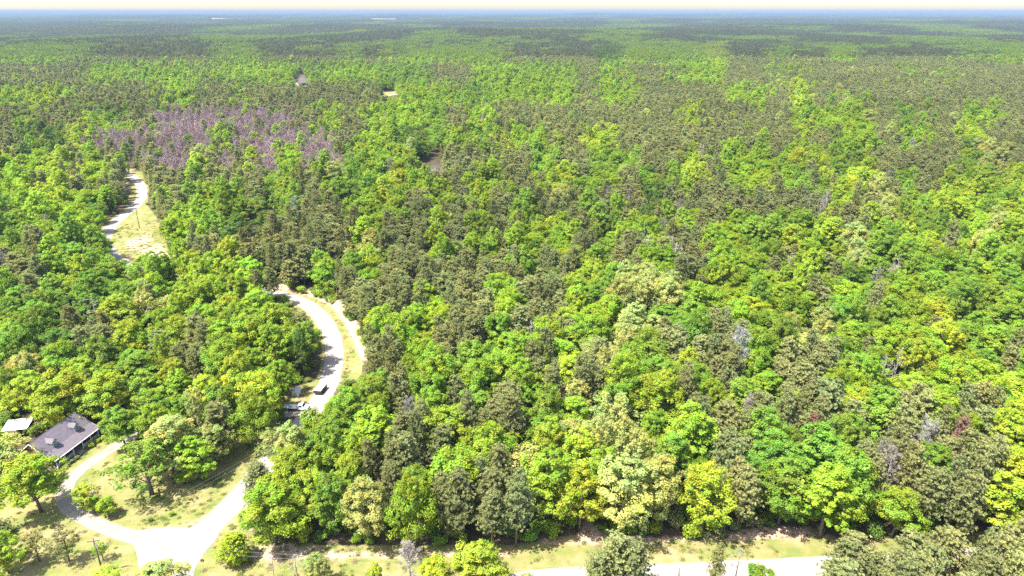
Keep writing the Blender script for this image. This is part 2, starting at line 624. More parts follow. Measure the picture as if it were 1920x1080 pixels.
# where the photograph looks down on open ground, no crown may stand in the way
CLEAR = [[(505, 540), (545, 546), (600, 562), (637, 585), (660, 620), (680, 660), (668, 703), (640, 713), (617, 738), (600, 768), (573, 774), (528, 768), (524, 748), (548, 726), (590, 717), (607, 690), (614, 655), (602, 620), (577, 592), (547, 570), (522, 556)],
         [(226, 320), (266, 327), (276, 345), (274, 385), (298, 420), (308, 450), (322, 480), (290, 482), (240, 474), (207, 472), (190, 445), (202, 422), (242, 392), (250, 362), (237, 337)],
         [(458, 432), (472, 421), (500, 419), (493, 438), (475, 446)],
         [(782, 312), (800, 297), (830, 291), (822, 310), (805, 321)],
         [(707, 173), (744, 169), (744, 179), (716, 182)],
         [(0, 698), (24, 692), (26, 712), (0, 722)],
         [(16, 786), (62, 786), (62, 816), (20, 818)],
         [(555, 142), (577, 142), (577, 160), (550, 162)],
         [(762, 144), (778, 144), (778, 150), (762, 150)],
         [(62, 835), (145, 768), (196, 800), (205, 850), (470, 900), (455, 960), (470, 1030), (960, 1040), (1430, 1012), (1525, 1005), (1525, 1068), (960, 1080), (0, 1080), (0, 900)]]
CW, CH = 480, 270
_gx, _gy = np.meshgrid((np.arange(CW) + .5) * 4, (np.arange(CH) + .5) * 4)
CLEARMASK = np.zeros((CH, CW), bool)
for poly in CLEAR:
    CLEARMASK |= inpoly(_gx, _gy, poly)


def is_clear(px, py):
    ix = (px // 4).astype(int); iy = (py // 4).astype(int)
    ok = (ix >= 0) & (ix < CW) & (iy >= 0) & (iy < CH)
    r = np.zeros(px.shape, bool)
    r[ok] = CLEARMASK[iy[ok], ix[ok]]
    return r


# ------------------------------------------------------------------ ground sheet
def axis_lines(lo, hi, step, far_lo, far_hi, grow=1.13):
    a = list(np.arange(lo, hi + 1e-6, step))
    s = step; p = hi
    while p < far_hi:
        s = min(s * grow, 700); p += s; a.append(p)
    s = step; p = lo; b = []
    while p > far_lo:
        s = min(s * grow, 700); p -= s; b.append(p)
    return np.array(b[::-1] + a)


GX = axis_lines(-260, 230, 1.6, -34000, 34000)
GY = axis_lines(70, 420, 1.6, -600, 40000)
gx, gy = np.meshgrid(GX, GY)
gz = terrain(gx, gy)
fx, fy = gx.ravel(), gy.ravel()


def soft(poly, x, y, w=1.5):
    """1 inside, falling to 0 across the rim"""
    ring = list(poly) + [poly[0]]
    d = np.full(x.shape, 1e9)
    bx0 = min(p[0] for p in poly) - 8; bx1 = max(p[0] for p in poly) + 8
    by0 = min(p[1] for p in poly) - 8; by1 = max(p[1] for p in poly) + 8
    k = (x > bx0) & (x < bx1) & (y > by0) & (y < by1)
    r = np.zeros(x.shape)
    if k.any():
        dd = polydist(x[k], y[k], ring)
        ins = inpoly(x[k], y[k], poly)
        r[k] = np.clip(.5 + np.where(ins, dd, -dd) / (2 * w), 0, 1)
    return r


grass_w = soft(LAWN, fx, fy, 2.0)
for v in VERGES:
    grass_w = np.maximum(grass_w, soft(v, fx, fy, 1.2))
sand_w = np.zeros(fx.shape)
for v in SANDS:
    sand_w = np.maximum(sand_w, soft(v, fx, fy, 2.2))
pond_w = np.zeros(fx.shape)
for v in POND_POLYS:
    pond_w = np.maximum(pond_w, soft(v, fx, fy, 2.5))
near = (np.abs(fx) < 400) & (fy < 700)
road_d = np.full(fx.shape, 99.0)
for rd in (ROAD_MAIN, ROAD_LOW):
    road_d[near] = np.minimum(road_d[near], polydist(fx[near], fy[near], rd))
shoulder = np.clip(1 - np.abs(road_d - 3.4) / 1.3, 0, 1)
# the cut bank on the outer side of the road bend
BANK = catmull(WP([(522, 538), (560, 545), (600, 556), (632, 575), (655, 602), (674, 640), (690, 680)]), 3.0)
bank_d = np.full(fx.shape, 99.0)
bank_d[near] = polydist(fx[near], fy[near], BANK)
bank_w = np.clip(1 - bank_d / 4.6, 0, 1)
zz = gz.ravel().copy()
zz -= pond_w * 1.0
out_side = np.clip(1 - bank_d / 14.0, 0, 1) * (road_d > 6.5)
rise = np.clip((road_d - 7.0) / 4.0, 0, 1) * np.clip(1 - bank_d / 10.0, 0, 1) * 2.2
# the bank lies only on the far side of the road
cx_, cy_ = W(560, 660)
rise *= (np.hypot(fx - cx_, fy - cy_) > np.hypot(np.array(ROAD_MAIN)[:, 0].mean() * 0 + W(627, 655)[0] - cx_, W(627, 655)[1] - cy_) * .9)
zz += rise


def ground_mesh():
    me = bpy.data.meshes.new('ground')
    ny, nx = gx.shape
    co = np.stack([fx, fy, zz], 1)
    idx = np.arange(ny * nx).reshape(ny, nx)
    q = np.stack([idx[:-1, :-1], idx[:-1, 1:], idx[1:, 1:], idx[1:, :-1]], -1).reshape(-1, 4)
    me.vertices.add(len(co)); me.vertices.foreach_set('co', co.astype(np.float32).ravel())
    me.loops.add(q.size); me.loops.foreach_set('vertex_index', q.ravel())
    me.polygons.add(len(q)); me.polygons.foreach_set('loop_start', np.arange(0, q.size, 4))
    me.polygons.foreach_set('use_smooth', np.ones(len(q), bool))
    a = me.attributes.new('cover', 'FLOAT_VECTOR', 'POINT')
    sw = np.maximum(np.maximum(sand_w * .8, bank_w), shoulder * .55)
    a.data.foreach_set('vector', np.stack([grass_w, sw, pond_w], 1).astype(np.float32).ravel())
    me.update(calc_edges=True)
    return me


def ground_material():
    m, nt, o = new_mat('ground_cover')
    b = N(nt, 'BsdfPrincipled')
    b.inputs['Roughness'].default_value = 0.95
    b.inputs['Specular IOR Level'].default_value = 0.1
    at = N(nt, 'Attribute', attribute_type='GEOMETRY', attribute_name='cover')
    sep = N(nt, 'SeparateXYZ')
    nt.links.new(at.outputs['Vector'], sep.inputs[0])
    tc = N(nt, 'TexCoord')

    def noise(scale, detail=5, rough=.6):
        n = N(nt, 'TexNoise')
        n.inputs['Scale'].default_value = scale
        n.inputs['Detail'].default_value = detail
        n.inputs['Roughness'].default_value = rough
        nt.links.new(tc.outputs['Object'], n.inputs['Vector'])
        return n.outputs['Fac']

    def ramp(fac, stops):
        r = N(nt, 'ValToRGB')
        e = r.color_ramp.elements
        e[0].position, e[0].color = stops[0][0], (*stops[0][1], 1)
        e[1].position, e[1].color = stops[-1][0], (*stops[-1][1], 1)
        for p, c in stops[1:-1]:
            k = e.new(p); k.color = (*c, 1)
        nt.links.new(fac, r.inputs[0])
        return r.outputs[0]

    def thresh(val, nz, lo, hi, amp):
        ad = N(nt, 'Math', operation='MULTIPLY_ADD')
        nt.links.new(nz, ad.inputs[0]); ad.inputs[1].default_value = amp
        nt.links.new(val, ad.inputs[2])
        mr = N(nt, 'MapRange', interpolation_type='SMOOTHSTEP')
        nt.links.new(ad.outputs[0], mr.inputs['Value'])
        mr.inputs['From Min'].default_value = lo + amp * .5
        mr.inputs['From Max'].default_value = hi + amp * .5
        return mr.outputs[0]

    def mix(f, a, c):
        mx = N(nt, 'Mix', data_type='RGBA')
        nt.links.new(f, mx.inputs[0]); nt.links.new(a, mx.inputs[6]); nt.links.new(c, mx.inputs[7])
        return mx.outputs[2]
    litter = ramp(noise(.35, 8), [(.3, (.034, .032, .014)), (.5, (.06, .047, .028)), (.7, (.09, .068, .045))])
    grass = ramp(noise(.16, 9, .68), [(.33, (.078, .105, .026)), (.43, (.108, .122, .036)), (.51, (.135, .128, .046)), (.59, (.172, .142, .070)), (.70, (.205, .158, .092))])
    sand = ramp(noise(.5, 8), [(.3, (.18, .12, .08)), (.5, (.25, .185, .13)), (.7, (.32, .26, .20))])
    c1 = mix(thresh(sep.outputs[0], noise(.8, 6), .42, .58, .45), litter, grass)
    c2 = mix(thresh(sep.outputs[1], noise(.45, 8, .7), .42, .62, .95), c1, sand)
    nt.links.new(c2, b.inputs['Base Color'])
    bp = N(nt, 'Bump')
    bp.inputs['Strength'].default_value = .6
    bp.inputs['Distance'].default_value = .25
    nt.links.new(noise(2.2, 8, .7), bp.inputs['Height'])
    nt.links.new(bp.outputs[0], b.inputs['Normal'])
    nt.links.new(b.outputs[0], o.inputs[0])
    return m


gm = ground_mesh()
gm.materials.append(ground_material())
link('ground', gm, kind='structure')


def ribbon(name, pts, width, z, mat, jitter=.18, label=None):
    P = np.array(pts)
    T = np.gradient(P, axis=0)
    T /= np.linalg.norm(T, axis=1, keepdims=True)
    Nn = np.stack([-T[:, 1], T[:, 0]], 1)
    v = []; f = []
    offs = (-.5, -.2, .2, .5)
    for i in range(len(P)):
        wl = width + random.uniform(-jitter, jitter)
        zt = float(terrain(P[i, 0], P[i, 1]))
        for s in offs:
            q = P[i] + Nn[i] * s * wl
            v.append((q[0], q[1], z + zt + (.04 if abs(s) < .3 else 0)))
    n = len(offs)
    for i in range(len(P) - 1):
        for k in range(n - 1):
            f.append((i * n + k + 1, i * n + k, (i + 1) * n + k, (i + 1) * n + k + 1))
    mb = MB(); mb.add(v, f)
    me = mb.mesh(name, [mat], True)
    o = link(name, me, kind='structure')
    if label:
        o['label'] = label
    return o


def road_mat(name, c, stain):
    m, nt, o = new_mat(name)
    b = N(nt, 'BsdfPrincipled'); b.inputs['Roughness'].default_value = .85
    tc = N(nt, 'TexCoord')
    cols = []
    r = N(nt, 'ValToRGB')
    n1 = N(nt, 'TexNoise'); n1.inputs['Scale'].default_value = .25; n1.inputs['Detail'].default_value = 9; n1.inputs['Roughness'].default_value = .7
    nt.links.new(tc.outputs['Object'], n1.inputs['Vector'])
    nt.links.new(n1.outputs['Fac'], r.inputs[0])
    e = r.color_ramp.elements
    e[0].position = .3; e[0].color = (*[x * (1 - stain) for x in c], 1)
    e[1].position = .65; e[1].color = (*c, 1)
    nt.links.new(r.outputs[0], b.inputs['Base Color'])
    n2 = N(nt, 'TexNoise'); n2.inputs['Scale'].default_value = 12
    nt.links.new(tc.outputs['Object'], n2.inputs['Vector'])
    bp = N(nt, 'Bump'); bp.inputs['Strength'].default_value = .2
    nt.links.new(n2.outputs['Fac'], bp.inputs['Height']); nt.links.new(bp.outputs[0], b.inputs['Normal'])
    nt.links.new(b.outputs[0], o.inputs[0])
    return m


M_ROAD = road_mat('worn_pale_road', (.200, .185, .168), .28)
M_DRIVE = road_mat('pale_gravel_drive', (.180, .160, .135), .35)
ribbon('road', ROAD_MAIN, 6.3, .030, M_ROAD)
ribbon('road', ROAD_LOW, 6.6, .024, M_ROAD)
ribbon('driveway', DRIVE, 3.7, .036, M_DRIVE, .3)
ribbon('track', TRACK, 3.2, .018, M_DRIVE, .5)
ribbon('road', FARROAD, 6.0, .05, M_ROAD)
mb = MB()
mb.add([(p[0], p[1], .060) for p in JUNCTION], [tuple(range(len(JUNCTION)))[::-1]])
link('road', mb.mesh('road_junction', [M_ROAD]), kind='structure')


def flat_poly(name, poly, z, mat, **props):
    mb = MB()
    mb.add([(p[0], p[1], z) for p in poly], [tuple(range(len(poly)))[::-1]])
    me = mb.mesh(name, [mat])
    # make sure it faces up
    if me.polygons[0].normal.z < 0:
        me.flip_normals()
    return link(name, me, **props)


def water_mat():
    m, nt, o = new_mat('muddy_water')
    b = N(nt, 'BsdfPrincipled')
    b.inputs['Base Color'].default_value = (.055, .042, .032, 1)
    b.inputs['Roughness'].default_value = .12
    b.inputs['Specular IOR Level'].default_value = .35
    tc = N(nt, 'TexCoord')
    n2 = N(nt, 'TexNoise'); n2.inputs['Scale'].default_value = 1.2; n2.inputs['Detail'].default_value = 4
    nt.links.new(tc.outputs['Object'], n2.inputs['Vector'])
    bp = N(nt, 'Bump'); bp.inputs['Strength'].default_value = .12
    nt.links.new(n2.outputs['Fac'], bp.inputs['Height']); nt.links.new(bp.outputs[0], b.inputs['Normal'])
    nt.links.new(b.outputs[0], o.inputs[0])
    return m


M_WATER = water_mat()
for p in POND_POLYS:
    c = np.mean(np.array(p), axis=0)
    flat_poly('water', [tuple(c + (np.array(q) - c) * 1.03) for q in p], -.30, M_WATER, kind='structure')

# ------------------------------------------------------------------ what grows where (one letter per 40 x 40 px of canopy)
# B bright green, G mid green, Y yellow green, W pale green, K dark green and shadowed canopy (shade in the tint), P pine, D dead, m mixed, . open
MAP0 = 40
MAPROWS = [
 'mPmPPmPPmPPP' 'PmmPPPmPmmBm' 'mPPPPPmBBBBm' 'mmPPPmPPPPPP',   # 40
 'BBBmPPPPPPmB' 'PPPPmPmBBBBm' 'PPPPKBBBBYPP' 'mPPBPPPPPmmB',   # 80
 'PPPPBBBBBmBB' 'BBGBBBGGPPBB' 'BBBPBmPmBBPP' 'mmPPPPmPmPPP',   # 120
 'BYYmPPPmBPPm' 'PPPPPPBBBGGB' 'BBBPBBPPPPBB' 'PYPmPPPPPPPP',   # 160
 'PmPPBGPDDDDD' 'DDPBPBBBGPBP' 'PPPPPPPPYPPP' 'PBBBBPGmPBBP',   # 200
 'PKKYDDDDDDmD' 'DDDDPBGKGBGm' 'BBPYYPPPPPPm' 'PmPBBPBBPYPP',   # 240
 'BBYmBPPDDPDm' 'DBDDGBBGPPPm' 'PGPPGGPPYDBB' 'BYYGYPPPPGWP',   # 280
 'BYYPBPPPPmPP' 'GGPBGBYBBPBB' 'PBYGBPGGYPGB' 'BGmYYPGmBYBY',   # 320
 'GBBBKKKPmmBG' 'KGPPGBBPBPYP' 'GPPGDPKPPPPP' 'PPDYPWGGYBGY',   # 360
 'GGBBGKKBBBGK' 'PPPPPBPPYPGP' 'mYBPGBBBBPBG' 'GGYPmGYGGBWB',   # 400
 'GPBGGBBBBPYP' 'PPPPWWPPBPBP' 'BGBPGDBDPBBB' 'mYBBWGBYPBBB',   # 440
 'PPBBGGBBBPBP' 'PPBBGBPPPPPP' 'GPPYGPBPPBBB' 'YBPBGBGGBGYG',   # 480
 'GPGGGGBWBBBB' 'BPPBPPPPPPPB' 'PPPGGWWWBBBG' 'BBPBGmBBGGBG',   # 520
 'GGKBBYBBBBYB' 'BPPPYPPBBPPP' 'PPPBBWWGGGBY' 'BBWGGGBYYBGB',   # 560
 'GGKmPBBBYPBB' 'YGGGGBBBPPPB' 'PBBPBWGPGPPB' 'GWBBBBBPYGGB',   # 600
 'GWBBGBGYPPGB' 'BBKKPPPBBPGB' 'BPBYWBGYPPDB' 'PPGmGBYBBBGP',   # 640
 'GYYYGBBBGPGY' 'BYKKPPPPBBGB' 'GPBPPBGGGPDB' 'PPPBBmYBBBBG',   # 680
 'GYYYKYGBPPGY' 'YKKBBGPPBPGP' 'BGGWGGWBPBPG' 'PPPPYGPPBPPY',   # 720
 '............' '.BBGBBPPYPPP' 'PGBWWWBGPBPP' 'PPPPPGGPPPPY',   # 760
 '............' '.WGBBBPPPBBB' 'BWYYWWBGBPPP' 'GGGGPPDPPPPY',   # 800
 '............' 'WBBYYPPGPBPB' 'WWYYGWWBGPPG' 'GGGBPPPGPPPY',   # 840
 '............' 'YBYGPPPBPPPP' 'PBYYPWWPGYPG' 'GGGGPPGPPPPY',   # 880
 '............' 'BYBKWYBBPPPP' 'PGBGPWWBGYYG' 'GGGBPGYBBPPP',   # 920
 '............' 'YWBKWYGKPPPK' 'PGBGPWBBGYYB' 'GGBBPPPYYPPP',   # 960
 '............' '............' '............' '..PPPPPPPPPP',   # 1000
 '............' '............' '............' '..PPPPPPPPPP',   # 1040
]
for r_ in MAPROWS:
    assert len(r_) == 48, (len(r_), r_)
MAPA = np.array([list(r_) for r_ in MAPROWS])


def classes(px, py, rng, jit=14):
    px = px + rng.uniform(-jit, jit, px.shape)
    py = py + rng.uniform(-jit, jit, py.shape) * np.clip((py - 20) / 200, .15, 1)
    c = np.clip((px // 40).astype(int), 0, 47)
    r = np.clip(((py - MAP0) // 40).astype(int), 0, len(MAPROWS) - 1)
    k = MAPA[r, c].copy()
    mm = k == 'm'
    k[mm] = rng.choice(list('PPPBGY'), mm.sum())
    # natural strays
    st = (rng.random(k.shape) < .022) & (k != '.') & (k != 'D')
    k[st] = rng.choice(list('PPGBBYW'), st.sum())
    k[(k == 'D') & (px > 720)] = 'S'
    st = (k == 'S') & (rng.random(k.shape) < .7)
    k[st] = 'P'
    st = (k == 'D') & (rng.random(k.shape) < .05)
    k[st] = rng.choice(list('PPBG'), st.sum())
    st = (np.isin(k, list('BGYWK'))) & (rng.random(k.shape) < .008) & (py > 200)
    k[st] = 'S'
    st = (k == 'P') & (rng.random(k.shape) < .006) & (py > 200)
    k[st] = 'S'
    return k


TINT = {'B': (.186, .285, .022), 'G': (.146, .240, .026), 'Y': (.232, .310, .026), 'W': (.255, .295, .085), 'K': (.096, .156, .024), 'O': (.175, .185, .065),
        'P': (.212, .236, .090), 'D': (.225, .168, .170), 'S': (.205, .188, .168), 'R': (.27, .15, .105), 'L': (.262, .332, .026)}
KIND = {'O': 'broad', 'B': 'broad', 'G': 'broad', 'Y': 'broad', 'W': 'broad', 'K': 'broad', 'L': 'broad', 'P': 'pine', 'R': 'pine', 'D': 'bare', 'S': 'bare'}


def tint_of(k, rng):
    b = np.array(TINT[k])
    s = rng.normal(0, .10)
    h = rng.normal(0, .05)
    return np.clip(b * math.exp(s) * np.array([math.exp(h), 1, math.exp(-h * .6)]), .004, .6)

# ------------------------------------------------------------------ trees one can point at (base surveyed on the ground, height, crown radius)
HAND = [
 # class, form, px, py of the base, height, radius, label
 ('B', 'broad', 78, 960, 15.5, 7.0, 'big round bright green tree on the lawn before the near end of the house'),
 ('W', 'loose', 42, 908, 15, 6.0, 'pale loose tree at the near gable of the house'),
 ('L', 'broad', 128, 800, 18, 7.6, 'huge yellow-green tree spreading behind the grey roofed house'),
 ('Y', 'broad', 72, 786, 15.5, 6.2, 'yellow-green tree between the white shed roof and the huge one'),
 ('B', 'broad', 36, 766, 14, 5.4, 'green tree just above the white shed roof'),
 ('G', 'broad', -22, 868, 12, 5.0, 'dark green tree below the white shed at the left border'),
 
 ('G', 'broad', 4, 905, 13, 5.0, 'green tree at the left border below the house'),
 ('K', 'broad', 190, 770, 15, 4.6, 'dark green tree in the shade at the far gable of the house'),
 ('G', 'broad', 236, 838, 12.5, 4.9, 'dark green round tree right of the far porch corner'),
 ('G', 'loose', 285, 927, 16, 8.0, 'broad dull green oak on the lawn with its trunk showing'),
 ('W', 'broad', 326, 888, 17, 7.4, 'light green tree between the oak and the round lawn tree'),
 ('B', 'broad', 370, 900, 12.5, 5.8, 'round bright green lawn tree casting the rightmost round shadow'),
 ('W', 'broad', 404, 870, 12, 4.6, 'light green tree under the olive pine of the lawn'),
 ('B', 'broad', 300, 835, 13, 5.2, 'green tree behind the lawn oak'),
 ('P', 'pine', 421, 846, 15.5, 4.2, 'olive pine with a bushy top between lawn and lime tree'),
 ('W', 'loose', 378, 825, 17, 4.0, 'olive tree with bare thin trunk and high crown on the lawn'),
 ('B', 'broad', 458, 833, 8, 2.4, 'small slim green tree beside the shaded lawn edge'),
 ('L', 'broad', 499, 806, 18.5, 6.8, 'tall lime tree above the shaded strip of lawn'),
 ('L', 'broad', 457, 768, 19, 5.6, 'lime tree just behind the tall lime one'),
 ('Y', 'broad', 395, 782, 14, 5.0, 'yellow-green tree behind the thin trunked lawn tree'),
 ('B', 'broad', 345, 775, 15, 5.2, 'bright green tree at the back of the lawn'),
 ('G', 'broad', 285, 780, 15, 5.2, 'green tree at the back of the lawn near the driveway end'),
 ('B', 'broad', 530, 742, 13, 4.0, 'round yellow-green tree behind the little white playhouse'),
 ('Y', 'small', 163, 956, 7.0, 3.5, 'largest of three small yellow-green trees inside the driveway loop'),
 ('B', 'small', 178, 960, 4.6, 2.1, 'middle small green tree inside the driveway loop'),
 ('B', 'small', 205, 968, 5.2, 2.4, 'rightmost small green tree inside the driveway loop'),
 ('Y', 'cedar', 446, 1050, 7.0, 3.2, 'conical dark lime cedar standing alone right of the junction'),
 ('P', 'pine', 489, 944, 11.5, 3.2, 'grey-green pine leaning over the right edge of the straight road'),
 ('W', 'loose', 520, 878, 12, 4.4, 'whitish loose tree with the pale road showing through'),
 ('P', 'pine', 0, 1008, 13, 3.6, 'grey pine at the left border beside the lawn'),
 ('O', 'loose', 74, 1052, 8, 3.2, 'small dull olive bushy tree at the lawn corner, left of two'),
 ('O', 'loose', 130, 1052, 8, 3.4, 'small dull olive bushy tree at the lawn corner, right of two'),
 ('B', 'small', 194, 1050, 5, 1.8, 'small bush right beside the wooden utility pole'),
 ('Y', 'broad', 206, 1118, 9, 4.4, 'lime tree cut by the bottom border left of the junction'),
 ('W', 'loose', 305, 1128, 8.5, 4.6, 'pale tree cut by the bottom border below the junction'),
 ('Y', 'broad', 18, 1075, 10, 4.6, 'yellow-green tree in the lower left corner'),
 ('L', 'broad', 897, 1112, 13, 5.4, 'middle and tallest of the lime trees on the bottom border'),
 ('L', 'broad', 820, 1122, 10.5, 4.4, 'left of the lime trees on the bottom border'),
 ('L', 'broad', 938, 1130, 10, 4.2, 'right of the lime trees on the bottom border'),
 ('W', 'small', 985, 1120, 8, 2.6, 'thin pale green tree right of the lime trees on the bottom border'),
 ('P', 'pine', 1150, 1112, 15, 3.9, 'olive pine before the pale bottom road, left of a pair'),
 ('P', 'pine', 1190, 1122, 14, 3.2, 'olive pine before the pale bottom road, right of a pair'),
 ('P', 'pine', 1118, 1128, 12, 3.2, 'low olive pine left of the pair before the bottom road'),
 ('P', 'pine', 1336, 1122, 13.5, 2.0, 'slim dark pine standing before the bottom road'),
 ('G', 'broad', 1420, 1128, 10.5, 3.6, 'small fresh green tree on the bottom border before the road'),
 ('S', 'snag', 1375, 1105, 11, 2.4, 'grey leafless tree before the bottom road beside the fresh green one'),
 ('S', 'snag', 516, 1102, 9.5, 2.0, 'leftmost leafless tree on the bottom verge'),
 ('S', 'snag', 560, 1100, 8.5, 2.4, 'second leafless tree on the bottom verge'),
 ('W', 'small', 596, 1096, 8, 2.8, 'thin leafy sapling between the leafless trees of the bottom verge'),
 ('Y', 'small', 706, 1094, 5.5, 1.6, 'low yellowish sapling on the bottom verge'),
 ('S', 'bare', 772, 1096, 11, 3.0, 'largest leafless tree on the bottom verge, left of the lime trees'),
 ('R', 'pine', 1775, 905, 19, 2.2, 'reddish brown dying pine in the lower right woods'),
 ('R', 'pine', 1508, 880, 17, 1.5, 'slim reddish brown dying pine behind the two big round trees'),
 ('R', 'pine', 938, 490, 15, 2.4, 'orange dead pine amid the green plantation'),
 ('G', 'broad', 1458, 985, 19, 6.6, 'left of two big round green trees at the lower right road'),
 ('G', 'broad', 1572, 975, 20, 7.0, 'right of two big round green trees at the lower right road'),
 ('S', 'bare', 1712, 900, 17, 4.2, 'silver leafless tree between pines in the lower right woods'),
 ('S', 'bare', 1375, 730, 21, 4.4, 'tall silver leafless tree in the middle right woods'),
 ('S', 'snag', 1640, 755, 16, 3.0, 'grey skeleton tree before the yellow-green one in the right woods'),
 ('S', 'snag', 1668, 745, 17, 2.6, 'second grey skeleton tree beside the yellow-green one'),
 ('S', 'snag', 1204, 505, 22, 1.8, 'tall bare snag with a long trunk in the middle woods'),
 ('S', 'bare', 1665, 560, 15, 4.0, 'grey leafless tree in the right woods amid round green crowns'),
 ('S', 'snag', 1473, 545, 17, 3.0, 'pale snag left of the rounded pines in the right woods'),
 ('Y', 'broad', 1705, 735, 19, 6.4, 'yellow-green tree beside the grey skeleton trees'),
 ('L', 'broad', 1085, 925, 19, 5.8, 'brightest lime tree of the middle front woods'),
 ('W', 'broad', 1225, 985, 19, 6.4, 'big pale green tree in the front row of the woods'),
 ('W', 'loose', 1200, 610, 20, 7.6, 'large whitish yellow tree in the middle of the woods'),
 ('L', 'broad', 1905, 830, 17, 5.6, 'yellow tree at the right border above the pines'),
 ('G', 'broad', 936, 668, 17, 5.8, 'round fresh green tree at the corner of the pine plantation'),
 ('B', 'broad', 608, 545, 19, 6.0, 'bright tree standing above the sandy bank of the bend'),
 ('G', 'broad', 662, 540, 18, 4.6, 'dark green tree right of the bright one above the sandy bank'),
 ('Y', 'broad', 697, 530, 18, 4.8, 'yellow-green tree at the plantation edge above the sandy bank'),
 ('Y', 'broad', 828, 462, 22, 6.5, 'yellow tree towering from the plantation'),
 ('W', 'broad', 700, 500, 18, 7.0, 'pale cream green tree sticking out of the plantation'),
 ('G', 'broad', 1720, 248, 20, 7.6, 'single dark round tree standing out beneath the far pine hill'),
 ('Y', 'broad', 127, 292, 17, 6.0, 'pale yellow tree beside the farthest bit of road'),
]
FORMS = {'broad': BROAD, 'loose': LOOSE, 'small': [BROAD[5], LOOSE[1], BROAD[0]], 'pine': PINE, 'cedar': CEDAR, 'bare': BARE, 'snag': SNAG}

TREES = []      # dicts: x y cls kind proto sx sz rot tint label


def add_tree(x, y, cls, form, H, R, rng, label=None):
    ps = FORMS[form]
    p = ps[int(rng.integers(len(ps)))]
    TREES.append(dict(x=x, y=y, z=float(terrain(x, y)), cls=cls, kind=KIND[cls], form=form, proto=p, sx=R / p.R * rng.uniform(.9, 1.1), sy=R / p.R * rng.uniform(.9, 1.1), sz=H / p.H, H=H, R=R,
                      rot=rng.uniform(0, 6.28), tint=tint_of(cls, rng), label=label))


trng = np.random.default_rng(5)
for cls, form, px, py, H, R, lab in HAND:
    x, y = W(px, py)
    add_tree(x, y, cls, form, H, R, trng, lab)

def smooth_noise(x, y, seed):
    r = np.random.default_rng(seed)
    v = np.zeros(x.shape)
    for k in range(9):
        a = r.uniform(0, 6.28); L = 10 ** r.uniform(-.55, .35); ph = r.uniform(0, 6.28)
        v += np.sin((x * math.cos(a) + y * math.sin(a)) / L + ph) * L ** .25
    return v / 3.2


# ------------------------------------------------------------------ the woods, tree by tree out to NEAR_END metres
NEAR_END = 1600.0
STEP = 3.7
xs = np.arange(-1340, 1340, STEP)
ys = np.arange(78, NEAR_END, STEP)
cxx, cyy = np.meshgrid(xs, ys)
cxx = (cxx + trng.uniform(-.48, .48, cxx.shape) * STEP).ravel()
cyy = (cyy + trng.uniform(-.48, .48, cyy.shape) * STEP).ravel()
keep = np.abs(cxx) < cyy * .80 + 34
cxx, cyy = cxx[keep], cyy[keep]
px, py, dep = project(cxx, cyy, 13.0)
cls = classes(px, py, trng)
ok = cls != '.'
for rd, wdt in ((ROAD_MAIN, 5.2), (ROAD_LOW, 5.6), (DRIVE, 3.6), (FARROAD, 5.0)):
    nb = (cxx > min(p[0] for p in rd) - 12) & (cxx < max(p[0] for p in rd) + 12) & (cyy > min(p[1] for p in rd) - 12) & (cyy < max(p[1] for p in rd) + 12) & ok
    idx = np.where(nb)[0]
    if len(idx):
        ok[idx[polydist(cxx[idx], cyy[idx], rd) < wdt]] = False
bx_, by_, _ = project(cxx, cyy, 0.0)
ok &= ~is_clear(bx_, by_)
ok &= np.hypot(cxx + 147, cyy - 158) > 12
OPEN_BASE = WP([(520, 716), (606, 700), (612, 776), (520, 790)])
for p in POND_POLYS + VERGES + [OPEN_BASE]:
    ok &= ~inpoly(cxx, cyy, p)
# front edge of the woods along the bottom road; pines at the lower right stand before it
front = np.interp(bx_, [440, 480, 640, 960, 1085, 1110, 1130, 1330, 1420, 1530, 1560, 1800, 1920], [1016, 1024, 1036, 1036, 1012, 980, 1024, 1028, 1004, 1004, 1014, 1010, 996])
ok &= (by_ < front) | (bx_ > 1530)
rad = np.where(cls == 'P', trng.normal(2.8, .55, cls.shape), np.where(cls == 'D', trng.normal(2.25, .3, cls.shape), np.where(cls == 'S', trng.normal(2.7, .4, cls.shape), trng.normal(4.9, .9, cls.shape))))
rad = np.clip(rad, 1.8, 6.6)
hgt = np.where(cls == 'P', trng.normal(17.0, 2.0, cls.shape), np.where(cls == 'D', trng.normal(15.5, 1.5, cls.shape), np.where(cls == 'S', trng.normal(16.5, 2.5, cls.shape), trng.normal(15.5, 2.2, cls.shape) + (rad - 4.9) * 1.2)))
# regrowth: the pine plantation in the middle is younger, the wood left of the bend lower
hgt = np.where(py > 940, hgt * .93, hgt)
for fz, fr in ((.25, .0), (.5, .9), (.5, -.9), (.5, .45), (.5, -.45), (.78, .7), (.78, -.7), (.97, .0), (.78, 0), (.5, 0)):
    qx, qy, _ = project(cxx + fr * rad, cyy, hgt * fz)
    ok &= ~is_clear(qx, qy)
idx = np.where(ok)[0]
trng.shuffle(idx)
